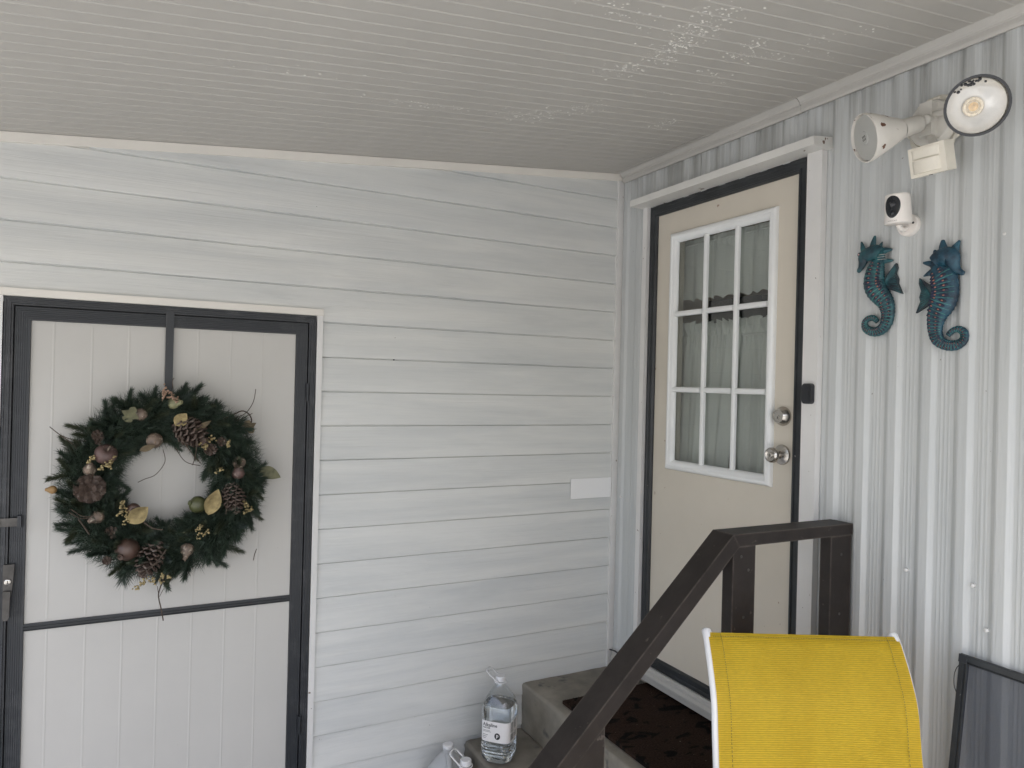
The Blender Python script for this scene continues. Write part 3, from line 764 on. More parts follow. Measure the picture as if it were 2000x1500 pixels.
for i in range(NSP):
    a = 2*pi*(i*.6180339 % 1)+rr.uniform(-.06, .06)
    rad_d = V((cos(a), 0, sin(a))); tan = V((sin(a), 0, -cos(a)))
    ph = rr.uniform(-1.75, 1.75)                    # round the tube, 0 = outward front
    if i % 3 == 0: ph = rr.uniform(-.8, .8)
    side = sin(ph); front = max(0, cos(ph))
    tr = .034
    p = V((0, 0, 0)) + rad_d*(RM+side*tr) + V((0, -1, 0))*(front*.035-.012)
    d = tan*rr.uniform(.35, 1.0)*(1 if rr.random() < .8 else -.6) + rad_d*side*rr.uniform(.65, 1.15) + V((0, -1, 0))*(front*rr.uniform(.3, .8)+.03)
    d.normalize()
    me = protos[rr.choice((0, 0, 1, 1, 2, 3, 3, 4, 5))]
    o = bpy.data.objects.new('pine_sprig', me); COL.objects.link(o); o.parent = wr
    s = rr.uniform(.68, .98)*(.92 if side < -.3 else 1)
    o.matrix_local = Matrix.Translation(p) @ d.to_track_quat('Z', 'Y').to_matrix().to_4x4() @ Matrix.Rotation(rr.uniform(0, 6.3), 4, 'Z') @ Matrix.Scale(s, 4)
YO = -.135
def cone_bm(c, ln, r, axis, rows=9, per=9):
    """pine cone of overlapping scales, axis points to its tip"""
    bm = NB(); d, x, y = frame_axes(axis); c = V(c); k = 0
    tube(bm, [c-d*ln*.45, c+d*ln*.45], [r*.45, r*.2], 8)
    for i in range(rows):
        t = i/(rows-1); R = r*(sin(pi*(.14+.80*t))**.75); n = max(4, int(per*R/r+.5))
        for j in range(n):
            a = 2*pi*(j+.5*(i % 2))/n; o = x*cos(a)+y*sin(a); tg = d.cross(o)
            p = c+d*(ln*(t-.5)); q = p+o*R+d*(r*.30*(t+.15)); wv = r*.26
            vs = [bm.verts.new(p+o*R*.3-tg*wv*.5), bm.verts.new(q-tg*wv-d*.001), bm.verts.new(q+o*r*.10+d*r*.12), bm.verts.new(q+tg*wv-d*.001), bm.verts.new(p+o*R*.3+tg*wv*.5),]
            u_ = [bm.verts.new(v.co+d*r*.13) for v in vs]
            bm.faces.new(vs); bm.faces.new(u_[::-1])
            for e in range(5): bm.faces.new((vs[e], u_[e], u_[(e+1) % 5], vs[(e+1) % 5]))
    return bm
obj('pine_cone', cone_bm((-1.812, YO, 1.476), .095, .044, (.75, -.35, -.55)), 'cone', wr)
obj('pine_cone', cone_bm((-2.087, YO-.005, 1.298), .06, .042, (.1, -1, .1), 7, 10), 'cone', wr)
obj('pine_cone', cone_bm((-1.669, YO, 1.255), .085, .036, (.15, -.3, -1)), 'cone', wr)
obj('pine_cone', cone_bm((-1.912, YO, 1.074), .098, .040, (-.35, -.25, -.9)), 'cone', wr)
for x, z, r in ((-2.07, 1.462, .016), (-2.064, 1.447, .015), (-2.026, 1.156, .019), (-2.036, 1.07, .013), (-1.711, 1.437, .015), (-1.745, 1.412, .02)):
    obj('small_cone', cone_bm((x, YO, z), r*1.7, r, (.2, -1, .15), 5, 8), 'cone', wr)
def fruit(name, x, z, r, m, prof, axis, stem=None, y=YO):
    bm = NB(); lathe(bm, (x, y, z), axis, [(t*r, q*r) for t, q in prof], 24); o = obj(name, bm, m, wr, smooth=True)
    if stem:
        b2 = NB(); d = V(axis).normalized(); tube(b2, [V((x, y, z))+d*r*stem[0], V((x, y, z))+d*r*stem[1]+V((.004, 0, .004))], .0028, 6); obj('fruit_stem', b2, 'fruit', o)
    return o
AP = [(-.85, 0), (-.86, .25), (-.7, .62), (-.3, .95), (.15, 1.0), (.55, .88), (.82, .55), (.83, .28), (.66, .06), (.62, 0)]
PE = [(-1, 0), (-.95, .35), (-.6, .8), (-.1, .93), (.4, .72), (.85, .42), (1.25, .28), (1.32, 0)]
PO = [(-1, 0), (-.92, .4), (-.5, .86), (.05, 1), (.55, .86), (.88, .5), (1.0, .22), (1.18, .3), (1.2, .22), (1.05, 0)]
fruit('apple', -2.046, 1.402, .033, 'apple', AP, (.2, -.75, .55), (.5, 1.25))
fruit('pomegranate', -1.979, 1.101, .036, 'pom', PO, (-.45, -.75, -.4))
fruit('crab_apple', -1.911, 1.444, .025, 'fruit', PO, (.2, -1, -.2))
fruit('pear', -1.808, 1.082, .024, 'fruit', PE, (-.25, -.4, -1), (1.2, 1.6))
fruit('fig', -2.066, 1.207, .022, 'fruit', PE, (-.8, -.5, -.4))
fruit('plum', -1.655, 1.333, .024, 'apple', PE, (.1, -.3, 1)); fruit('acorn_cap', -1.654, 1.365, .022, 'fruit', AP, (.2, -.4, 1))
fruit('gourd', -2.088, 1.358, .021, 'fruit', PE, (.1, -.7, .7)); fruit('lime', -1.778, 1.231, .028, 'greenfruit', PO, (-.8, -.5, .3)); fruit('kumquat', -2.186, 1.298, .014, 'orange', PE, (-1, -.3, .1))
fruit('walnut', -1.952, 1.527, .02, 'fruit', PO, (.5, -.8, -.2)); fruit('walnut', -1.856, 1.565, .022, 'leafgreen', PE, (.8, -.6, .1)); fruit('grape', -1.965, 1.226, .02, 'pom', AP, (0, -1, 0))
def leaf(x, z, L, wd, ang, m, y=YO-.025, curl=.25, lobes=0):
    bm = NB(); n = 10; d = V((cos(ang), -.15, sin(ang))).normalized(); s = V((-sin(ang), 0, cos(ang))); c = V((x, y, z)); rows = []
    for i in range(n+1):
        t = i/n; ww = wd*(sin(pi*t**.85))**.9*(1+(lobes and .35*sin(t*pi*5))); ww = max(ww, .0004)
        p = c+d*(L*(t-.5)); row = []
        for k in (-2, -1, 0, 1, 2):
            kk = k/2; row.append(bm.verts.new(p+s*ww*kk+V((0, -1, 0))*(curl*ww*(1-abs(kk))*-.8 + .0015*(k % 2)*(i % 2) - curl*.4*L*(t-.5)**2)))
        rows.append(row)
    for a, c2 in zip(rows, rows[1:]):
        for k in range(4): bm.faces.new((a[k], a[k+1], c2[k+1], c2[k]))
    bmesh.ops.solidify(bm, geom=bm.faces[:], thickness=.0009)
    return obj('leaf', bm, m, wr, smooth=True)
leaf(-1.733, 1.240, .092, .026, 1.25, 'gold'); leaf(-1.951, 1.211, .074, .026, .75, 'gold'); leaf(-1.547, 1.322, .080, .022, -.42, 'leafgreen', -.10)
leaf(-1.981, 1.528, .055, .021, 1.1, 'leafgreen', lobes=1); leaf(-1.621, 1.483, .05, .021, -1.0, 'leafbrown', -.11, lobes=1); leaf(-1.836, 1.512, .052, .021, .9, 'gold'); leaf(-1.93, 1.422, .05, .010, .35, 'leafbrown')
leaf(-1.77, 1.492, .06, .009, .6, 'leafbrown')
def beads(x, z, r, n, m, nm='berry_cluster'):
    bm = NB(); r2 = random.Random(int(x*1e4))
    a = r2.uniform(0, 3)
    for _ in range(n):
        t = r2.uniform(-1, 1); ball(bm, (x+cos(a)*t*r+r2.gauss(0, r*.22), YO-.02+r2.gauss(0, .006), z+sin(a)*t*r+r2.gauss(0, r*.22)), r2.uniform(.0026, .0042), n=7, m=5)
    obj(nm, bm, m, wr, smooth=True)
for x, z, r in ((-2.036, 1.373, .015), (-2.026, 1.39, .014), (-2.05, 1.366, .012), (-2.082, 1.39, .015), (-1.996, 1.225, .02), (-1.985, 1.20, .02), (-1.997, 1.245, .012), (-1.753, 1.441, .022), (-1.765, 1.425, .014), (-1.721, 1.342, .013), (-1.903, .999, .026), (-1.945, .985, .016), (-1.87, 1.01, .016), (-1.762, 1.137, .022), (-1.775, 1.155, .012), (-1.63, 1.225, .014), (-1.69, 1.43, .012), (-1.622, 1.205, .014)):
    beads(x, z, r, 20, 'gold')
beads(-1.869, 1.594, .026, 34, 'rosegold'); beads(-1.885, 1.588, .018, 18, 'rosegold')
def twig(pts, r=.0016, y=-.115):
    bm = NB(); tube(bm, [(a[0], y-(a[2] if len(a) > 2 else 0), a[1]) for a in spline(pts, 5)], r, 6); obj('twig', bm, 'bark', wr, smooth=True)
twig([(-1.70, 1.512), (-1.675, 1.523), (-1.645, 1.538), (-1.622, 1.528), (-1.612, 1.505), (-1.621, 1.484)], .0024, -.10)
twig([(-1.70, 1.503), (-1.66, 1.516), (-1.63, 1.533), (-1.608, 1.570), (-1.601, 1.614)], .0014, -.10)
twig([(-1.69, 1.495), (-1.66, 1.505), (-1.632, 1.518), (-1.61, 1.53)], .0012, -.10)
twig([(-1.862, 1.01), (-1.87, .996), (-1.886, .945), (-1.885, .92), (-1.879, .894), (-1.871, .850)], .0022, -.10)
twig([(-1.886, .93), (-1.891, .965)], .001, -.10); twig([(-1.884, .93), (-1.872, .955)], .001, -.10)
twig([(-1.884, 1.409), (-1.877, 1.368), (-1.903, 1.327), (-1.935, 1.313), (-1.955, 1.303)], .0012, -.075)
twig([(-2.12, 1.41), (-2.138, 1.433), (-2.172, 1.462), (-2.199, 1.487)], .0015, -.10); twig([(-2.10, 1.44), (-2.14, 1.447), (-2.172, 1.462)], .0013, -.10)
twig([(-2.14, 1.228), (-2.106, 1.207), (-2.072, 1.209)], .0016, -.14); twig([(-2.135, 1.238), (-2.10, 1.213), (-2.06, 1.215)], .0013, -.145); twig([(-2.113, 1.205), (-2.084, 1.158)], .0026, -.145)
twig([(-1.80, 1.515), (-1.791, 1.47), (-1.79, 1.407), (-1.80, 1.365)], .0014, -.175); twig([(-1.84, 1.46), (-1.80, 1.40), (-1.775, 1.37)], .0015, -.17); twig([(-1.85, 1.42), (-1.82, 1.375), (-1.775, 1.36)], .0013, -.15)
twig([(-1.95, 1.03), (-1.90, 1.06), (-1.87, 1.10)], .0014, -.18); twig([(-1.945, 1.02), (-1.885, 1.07)], .0012, -.183); twig([(-1.71, 1.28), (-1.69, 1.25), (-1.695, 1.2)], .0014, -.17); twig([(-1.665, 1.30), (-1.666, 1.21)], .0012, -.178)
twig([(-1.94, 1.19), (-1.91, 1.165), (-1.88, 1.158)], .0022, -.15); twig([(-1.86, 1.61), (-1.862, 1.635), (-1.857, 1.645)], .0013, -.1)
# stray needle stuck to the door below the wreath
b = NB(); tube(b, [(-1.572, -.0085, 1.04), (-1.579, -.0092, 1.02), (-1.582, -.0088, 1.0)], .0012, 5)
tag(obj('fallen_needle', b, 'bark', loc=(-1.577, -.008, 1.02)), 'single brown needle stuck to the shed door right of the wreath', 'needle')

# ------------------------------------------------------------------ concrete steps
st = thing('concrete_steps', 'grey stained concrete block steps up to the entry door', 'steps', (-.37, -.6, 0))
def slab(x0, x1, y0, y1, z0, z1, sd):
    bm = NB(); box(bm, x0, x1, y0, y1, z0, z1)
    bmesh.ops.subdivide_edges(bm, edges=bm.edges[:], cuts=9, use_grid_fill=True)
    r2 = random.Random(sd)
    cx = (x0+x1)/2
    es = [e for e in bm.edges if len(e.link_faces) == 2 and e.calc_face_angle(0) > 1]
    bmesh.ops.bevel(bm, geom=es, offset=.013, segments=3, profile=.5, affect='EDGES', clamp_overlap=True)
    for v in bm.verts:
        if v.co.z > z0+.01: v.co += V((r2.gauss(0, .0013), r2.gauss(0, .0013), r2.gauss(0, .0008)))
    return bm
obj('landing', slab(-.474, .06, -1.196, -.004, 0, .376, 3), 'concrete', st, smooth=True)
obj('step', slab(-.742, -.4735, -1.194, -.017, 0, .189, 5), 'concrete', st, smooth=True)

# door mat
dm = thing('door_mat', 'dark brown coir door mat with black print on the landing', 'mat', (-.2, -.65, .378))
b = NB(); box(b, -.425, .012, -1.06, -.262, .3775, .390); bmesh.ops.subdivide_edges(b, edges=b.edges[:], cuts=6, use_grid_fill=True)
obj('mat_base', b, 'mat', dm)
b = NB(); r2 = random.Random(4)
for _ in range(15000):
    x, y = r2.uniform(-.426, .012), r2.uniform(-1.062, -.260); a = r2.uniform(0, 6.28); l = r2.uniform(.003, .0065); t = r2.uniform(.2, .9)
    p = V((x, y, .3895)); q = p+V((cos(a)*l*t, sin(a)*l*t, l)); s = V((-sin(a), cos(a), 0))*.0007
    b.faces.new([b.verts.new(p-s), b.verts.new(p+s), b.verts.new(q)])
obj('bristle', b, 'mat', dm, kind='stuff')

# ------------------------------------------------------------------ handrail
hr = thing('handrail', 'dark brown wooden handrail sloping down beside the concrete steps', 'handrail', (-.5, -1.2, 0))
ya, yb_ = -1.240, -1.162
m_ = .934; xb, zt = -.507, 1.2535
b = NB(); prism(b, [V((-.4995, ya, 1.2525)), V((-.006, ya, 1.2505)), V((-.006, ya, 1.2165)), V((-.476, ya, 1.2175))], V((0, yb_-ya, 0))); obj('top_rail', b, 'rail', hr, bevel=.005, seg=3, smooth=True)
x2 = -1.22
b = NB(); prism(b, [V((-.5005, ya-.001, 1.2530)), V((-.4775, ya-.001, 1.2170)), V((x2+.03, ya-.001, 1.2170-m_*(-.4775-x2-.03))), V((x2, ya-.001, 1.2530-m_*(-.5005-x2)))], V((0, yb_-ya+.002, 0))); obj('slope_rail', b, 'rail', hr, bevel=.005, seg=3, smooth=True)
for x0, x1, z1 in ((-.101, -.011, 1.2155), (-.498, -.414, 1.2155)):
    b = NB()
    if x0 < -.4: prism(b, [V((x0, -1.2385, 0)), V((x1, -1.2385, 0)), V((x1, -1.2385, 1.2165)), V((-.4775, -1.2385, 1.2165)), V((x0, -1.2385, 1.196))], V((0, .039, 0)))
    else: box(b, x0, x1, -1.2385, -1.1995, 0, z1)
    obj('post', b, 'rail', hr, bevel=.003)
b = NB()
def zs(x): return 1.2160-m_*(-.4775-x)
prism(b, [V((-1.004, -1.2385, 0)), V((-.914, -1.2385, 0)), V((-.914, -1.2385, zs(-.914))), V((-1.004, -1.2385, zs(-1.004)))], V((0, .039, 0))); obj('post', b, 'rail', hr, bevel=.003)

for x, y, z in ((-.470, -1.241, 1.190), (-.440, -1.2388, 1.15), (-.455, -1.2388, 1.02), (-.055, -1.2388, 1.16), (-.058, -1.2388, .98), (-.955, -1.2388, .70)):
    b = NB(); lathe(b, (x, y+.0006, z), (0, -1, 0), [(0, .0042), (.0014, .004), (.0019, .0028), (.001, .0024), (.001, 0)], 12); obj('screw', b, 'steel_dark', hr, smooth=True)

# ------------------------------------------------------------------ bottles and jug
BA = rad(-135)
def rsq(th, a, n=4.2): return a/((abs(cos(th))**n+abs(sin(th))**n)**(1/n))
def bottle(cx, cy, z0, name, label, rot, S=1.0):
    t = thing(name, label, 'bottle', (cx, cy, z0), 'clear water bottles by the steps')
    def body(prof, n=64):
        bm = NB(); rings = []
        for z, a, ex in prof:
            ring = []
            for k in range(n):
                th = 2*pi*k/n; r = rsq(th, a, ex) if a > 0 else 0
                ring.append(bm.verts.new((cx+r*cos(th+rot), cy+r*sin(th+rot), z0+z)))
            rings.append(ring)
        for p, q in zip(rings, rings[1:]):
            for k in range(n): bm.faces.new((p[k], p[(k+1) % n], q[(k+1) % n], q[k]))
        bm.faces.new(rings[0][::-1]); bm.faces.new(rings[-1]); return bm
    A = .0625
    pr = [(.0005, .036, 2.4), (.004, .052, 3), (.012, .0585, 3.6), (.022, .0615, 4), (.028, A, 4.2)]
    z = .034
    for k in range(4):
        pr += [(z, A, 4.2), (z+.003, A-.0026, 4.2), (z+.006, A-.0026, 4.2), (z+.009, A, 4.2)]; z += .0125
    pr += [(.086, A, 4.2), (.0875, A-.0014, 4.2), (.168, A-.0014, 4.2), (.170, A, 4.2), (.205, A, 4.2), (.213, A-.002, 4), (.232, .055, 3.6), (.255, .043, 3), (.275, .0305, 2.4), (.288, .0205, 2), (.300, .0175, 2), (.303, .0175, 2)]
    obj('bottle_shell', body(pr), 'shell', t, smooth=True)
    wp = [(z_, a-.0016, e) for z_, a, e in pr if z_ < .213]; wp[0] = (.0025, .034, 2.4); wp += [(.218, .0580, 4)]
    obj('water', body(wp), 'water', t, smooth=True)
    b = NB(); lathe(b, (cx, cy, z0+.303), (0, 0, 1), [(0, .0178), (.0, .0195), (.003, .0198), (.016, .0198), (.0185, .0185), (.0185, 0)], 40)
    obj('cap', b, 'cap', t, smooth=True)
    # carry strap: collar ring plus a flat loop folded up and back
    b = NB(); lathe(b, (cx, cy, z0+.2985), (0, 0, 1), [(0, .0215), (0, .0255), (.003, .0255), (.003, .0215), (0, .0215)], 36)
    dv = V((-.72, .69, 0)); sd_ = V((.69, .72, 0)); c0 = V((cx, cy, z0+.301))
    loop = [c0+sd_*.025, c0+sd_*.026+dv*.025+V((0, 0, .019)), c0+sd_*.024+dv*.046+V((0, 0, .036)), c0+sd_*.014+dv*.053+V((0, 0, .041)), c0-sd_*.014+dv*.053+V((0, 0, .041)), c0-sd_*.024+dv*.046+V((0, 0, .036)), c0-sd_*.026+dv*.025+V((0, 0, .019)), c0-sd_*.025]
    lp = [V(p) for p in spline([tuple(p) for p in loop], 6)]
    tube(b, lp, .0036, 8, flat=((0, 0, 1), .5))
    obj('carry_strap', b, 'cap', t, smooth=True)
    return t, A
def label_on(t, cx, cy, z0, rot, A):
    a = A-.0006
    def surf(s, z, off=0.):
        """arc position s (0 = middle of the front face, grows to the viewer's right)"""
        return pt(s, off) + V((0, 0, z0+z))
    tab = []; th = -pi; acc = 0; last = None
    for i in range(2001):
        th = -pi+2*pi*i/2000; r = rsq(th, a, 4.2); p = V((r*cos(th), r*sin(th), 0))
        if last is not None: acc += (p-last).length
        tab.append((acc, p)); last = p
    mid = tab[1000][0]
    def pt(s, off):
        q = s+mid; i = max(1, min(1999, int(q/tab[-1][0]*2000)))
        while i < 1999 and tab[i][0] < q: i += 1
        while i > 1 and tab[i-1][0] > q: i -= 1
        (s0, p0), (s1, p1) = tab[i-1], tab[i]; f = (q-s0)/max(1e-9, s1-s0); p = p0.lerp(p1, f)
        tn = (p1-p0).normalized(); nn = V((tn.y, -tn.x, 0)); p = p+nn*off
        c, s_ = cos(rot), sin(rot); return V((cx+p.x*c-p.y*s_, cy+p.x*s_+p.y*c, 0))
    def quad(bm, s0, s1, za, zb, off, n=1):
        prev = None
        for i in range(n+1):
            s = s0+(s1-s0)*i/n; cur = (bm.verts.new(surf(s, za, off)), bm.verts.new(surf(s, zb, off)))
            if prev: bm.faces.new((prev[0], cur[0], cur[1], prev[1]))
            prev = cur
    b = NB(); quad(b, -.056, .175, .0885, .1665, .0004, 90); lab = obj('paper_label', b, 'label', t, smooth=True)
    def text(s, x, z, size, m, off=.0008, bold=0.):
        cu = bpy.data.curves.new('t', 'FONT'); cu.body = s; cu.size = size; cu.resolution_u = 3; cu.offset = bold
        o = bpy.data.objects.new('t', cu); COL.objects.link(o)
        dg = bpy.context.evaluated_depsgraph_get(); me = bpy.data.meshes.new_from_object(o.evaluated_get(dg))
        bm = NB(); bm.from_mesh(me); bmesh.ops.subdivide_edges(bm, edges=[e for e in bm.edges if e.calc_length() > .004], cuts=2)
        for v in bm.verts: v.co = surf(x+v.co.x, z+v.co.y, off)
        bpy.data.objects.remove(o); bpy.data.curves.remove(cu); bpy.data.meshes.remove(me)
        return obj('lettering', bm, m, lab)
    text('Alkaline', -.048, .1465, .0185, 'print', bold=.0003); text('WATER', -.048, .1375, .0092, 'print', bold=.0002)
    b = NB()
    for i, l in enumerate((.030, .034)): quad(b, -.048, -.048+l, .1295-.0045*i, .1313-.0045*i, .0008, 6)
    for i, l in enumerate((.022, .017, .013)): quad(b, -.048, -.048+l, .1125-.0065*i, .1148-.0065*i, .0008, 6)
    obj('small_print', b, 'printgrey', lab)
    b = NB(); c = b.verts.new(surf(.012, .113, .0009)); rim = [b.verts.new(surf(.012+.0115*cos(2*pi*k/28), .113+.0125*sin(2*pi*k/28), .0009)) for k in range(28)]
    for k in range(28): b.faces.new((c, rim[k], rim[(k+1) % 28]))
    obj('logo_disc', b, 'print', lab); text('p', .0075, .1105, .019, 'label', .0013, .0006)
    b = NB()
    for i in range(9): quad(b, .066, .066+(.024 if i % 3 else .02), .1605-.0042*i, .1628-.0042*i, .0008, 6)
    s = .066; r2 = random.Random(3)
    while s < .092:
        wd = r2.choice((.0006, .0009, .0014)); quad(b, s, s+wd, .096, .1205, .0008); s += wd+r2.choice((.0006, .0009))
    for i in range(7): quad(b, .100, .118, .1585-.0045*i, .1612-.0045*i, .0008, 6)
    obj('small_print', b, 'printgrey', lab)
    b = NB()
    quad(b, .101, .107, .101, .1045, .0009, 2); quad(b, .101, .107, .108, .1115, .0009, 2); quad(b, .110, .1125, .101, .119, .0009, 1); quad(b, .115, .118, .101, .119, .0009, 1)
    obj('small_print', b, 'print', lab)
t, A = bottle(-.677, -.205, .1895, 'water_bottle', 'full clear water bottle with white label on the lower step', BA)
label_on(t, -.677, -.205, .1895, BA, A)
t, A = bottle(-.904, -.392, 0., 'water_bottle', 'clear water bottle with its strap folded, standing on the ground in front', rad(-150))
label_on(t, -.904, -.392, 0, rad(-150), A)

jg = thing('milk_jug', 'milky white plastic jug against the siding behind the water bottle', 'jug', (-.876, -.165, 0))
def jug_body(cx, cy, rot):
    bm = NB(); n = 40; rings = []
    pr = [(.001, .062, 5), (.006, .068, 5), (.14, .070, 6), (.160, .069, 6), (.185, .060, 5), (.212, .044, 3.4), (.232, .028, 2.4), (.240, .0195, 2), (.252, .0185, 2), (.254, .0185, 2)]
    for z, a, ex in pr:
        ring = []
        for k in range(n):
            th = 2*pi*k/n; r = rsq(th, a, ex); ring.append(bm.verts.new((cx+r*cos(th+rot), cy+r*sin(th+rot), z)))
        rings.append(ring)
    for p, q in zip(rings, rings[1:]):
        for k in range(n): bm.faces.new((p[k], p[(k+1) % n], q[(k+1) % n], q[k]))
    bm.faces.new(rings[0][::-1]); bm.faces.new(rings[-1]); return bm
obj('jug_body', jug_body(-.876, -.165, rad(-150)), 'milky', jg, smooth=True)
b = NB(); lathe(b, (-.876, -.165, .254), (0, 0, 1), [(-.002, .0192), (.0, .0205), (.012, .0205), (.014, .0185), (.014, 0)], 30); obj('cap', b, 'cap', jg, smooth=True)
dh = V((cos(rad(-105)), sin(rad(-105)), 0)); b = NB()
tube(b, [V(p) for p in spline([tuple(V((-.876, -.165, z))+dh*r) for r, z in ((.018, .232), (.045, .226), (.068, .20), (.0745, .165), (.070, .125), (.055, .11))], 5)], .0125, 12); obj('handle', b, 'milky', jg, smooth=True)

# ------------------------------------------------------------------ patio chair
ch = thing('patio_chair', 'yellow sling patio chair with white tube frame beside the handrail', 'chair', (-.55, -1.75, 0))
CR = V((.886, -.463, 0)); CB = V((.463, .886, 0)); CO = V((-.4145-.463*.0, -1.4075, 0))     # right, back; CO under the middle of the top edge
def cp(s, bk, z): return CO + CR*s + CB*bk + V((0, 0, z))
# side profile: bk = distance back from the top edge (negative towards the camera)
PROF = [(0.006, 1.018), (-.014, 1.002), (-.033, .978), (-.055, .948), (-.072, .922), (-.089, .892), (-.101, .858), (-.108, .82), (-.1165, .775), (-.131, .71), (-.152, .63), (-.176, .55), (-.194, .49), (-.225, .445), (-.28, .425), (-.38, .425), (-.50, .437), (-.60, .450), (-.655, .444), (-.68, .42)]
HW = .2475
pp = spline(PROF, 3)
b = NB(); uv = b.loops.layers.uv.new('UVMap'); rows = []; acc = 0
nS = 14
for i, (bk, z) in enumerate(pp):
    if i: acc += sqrt((bk-pp[i-1][0])**2+(z-pp[i-1][1])**2)
    row = []
    for k in range(nS+1):
        s = -1+2*k/nS
        sag = -.010*(1-s*s)*min(1, acc*5)
        dz, db = (0, -sag*.7) if z > .5 else (sag, 0)
        v = b.verts.new(cp(s*HW, bk+db, z+dz)); row.append((v, (s*HW, acc)))
    rows.append(row)
for a, c in zip(rows, rows[1:]):
    for k in range(nS):
        f = b.faces.new((a[k][0], a[k+1][0], c[k+1][0], c[k][0]))
        for lp, (v, q) in zip(f.loops, (a[k], a[k+1], c[k+1], c[k])): lp[uv].uv = q
bmesh.ops.solidify(b, geom=b.faces[:], thickness=.0022)
sl = obj('sling', b, 'yellow', ch, smooth=True)
# hem folds and stitching
hemr = [(bk, z) for bk, z in pp]
def lerp_row(i, s): 
    a = rows_co[i]; x = (s+1)/2*nS; k = min(nS-1, int(x)); f = x-k; return a[k].lerp(a[k+1], f)
rows_co = []
acc = 0
for i, (bk, z) in enumerate(pp):
    if i: acc += sqrt((bk-pp[i-1][0])**2+(z-pp[i-1][1])**2)
    r_ = []
    for k in range(nS+1):
        s = -1+2*k/nS; sag = -.010*(1-s*s)*min(1, acc*5); dz, db = (0, -sag*.7) if z > .5 else (sag, 0)
        r_.append(cp(s*(HW-.004), bk+db, z+dz))
    rows_co.append(r_)
b = NB()
nrm = lambda: -CB
def dash(p, q, wd=.0008, off=.0032):
    d = (q-p); 
    if d.length < 1e-5: return
    o = (-CB*off+V((0, 0, .001))); sd_ = d.cross(-CB)
    if sd_.length < 1e-6: return
    sd_ = sd_.normalized()*wd; a = p+o+d*.12; c = p+o+d*.72
    obox(b, (a+c)/2, d.normalized(), sd_.normalized(), d.normalized().cross(sd_.normalized()), (c-a).length/2, wd, .0004)
for s in (-.885, .885):
    for i in range(0, 40):
        for k in range(2):
            p = lerp_row(i, s); q = lerp_row(i+1, s); dash(p.lerp(q, k/2), p.lerp(q, (k+1)/2))
for k in range(110):
    dash(lerp_row(1, -.97+1.94*k/110).lerp(lerp_row(2, -.97+1.94*k/110), .5), lerp_row(1, -.97+1.94*(k+1)/110).lerp(lerp_row(2, -.97+1.94*(k+1)/110), .5))
obj('stitching', b, 'stitch', sl, kind='stuff')
# side rails (left one shows outside the sling)
for s in (-1, 1):
    b = NB(); off = .0085
    pts = [cp(s*(HW-(.0015 if s < 0 else .004)), bk+.0175, z-.001) for bk, z in pp]
    pts = [pts[0]+V((0, 0, .004))+CB*.003]+pts
    tube(b, pts, [.008]+[.0125]*(len(pts)-1), 14); obj('side_rail', b, 'white_metal', ch, smooth=True)
    ax = s*(HW+.030); b = NB()
    arm = [cp(s*(HW+.012), -.120, .67), cp(s*(HW+.026), -.124, .703), cp(ax, -.136, .719), cp(ax, -.17, .7225), cp(ax, -.30, .718), cp(ax, -.50, .706), cp(ax, -.585, .685), cp(ax, -.605, .64), cp(ax, -.60, .4), cp(ax, -.62, .013)]
    tube(b, [V(p) for p in spline([tuple(p) for p in arm], 5)], .0125, 12); obj('arm', b, 'white_metal', ch, smooth=True)
    b = NB(); leg = [cp(s*(HW+.012), -.24, .43), cp(s*(HW+.028), -.17, .30), cp(s*(HW+.03), -.03, .013)]
    tube(b, [V(p) for p in spline([tuple(p) for p in leg], 5)], .0125, 12); obj('leg', b, 'white_metal', ch, smooth=True)
for bk, z in ((-.20, .40), (-.61, .41)):
    b = NB(); tube(b, [cp(-HW-.012, bk, z), cp(HW+.012, bk, z)], .0115, 12); obj('cross_bar', b, 'white_metal', ch, smooth=True)

# ------------------------------------------------------------------ window screen leaning on the wall
ws = thing('window_screen', 'black framed window screen leaning against the ribbed metal wall', 'screen', (-.1, -1.95, 0))
def on_s(h, u, v):             # local plane: u along -y from the left edge, v up; the foot stands off the wall
    tl = rad(7.5); return V((-.020-(.97-v)*sin(tl)-h*cos(tl), -1.582-u, .9725-(.97-v)*cos(tl)+h*sin(tl)*-.1))
b = NB(); mitre(b, on_s, 0, .78, .002, .97, [(0, .009), (.001, .010), (.013, .010), (.0145, .006), (.0175, .006), (.0185, .009), (.021, .0085), (.0215, .002)])
obj('screen_frame', b, 'black', ws)
b = NB(); vs = [b.verts.new(on_s(.004, u, v)) for u, v in ((.0205, .0225), (.7595, .0225), (.7595, .9495), (.0205, .9495))]; b.faces.new(vs)
obj('screen_mesh', b, 'mesh', ws)
b = NB(); prism(b, [on_s(.0102, u, v) for u, v in ((-.001, .971), (.021, .971), (.021, .95), (-.001, .95))], V((-.0012, 0, 0))); obj('corner_key', b, 'charcoal', ws)
b = NB(); tube(b, [V(p) for p in spline([tuple(on_s(.006, u, v)) for u, v in ((.004, .945), (-.006, .930), (-.010, .910), (-.008, .885), (-.001, .87), (.004, .862))], 5)], .0011, 6); obj('pull_loop', b, 'black_soft', ws)

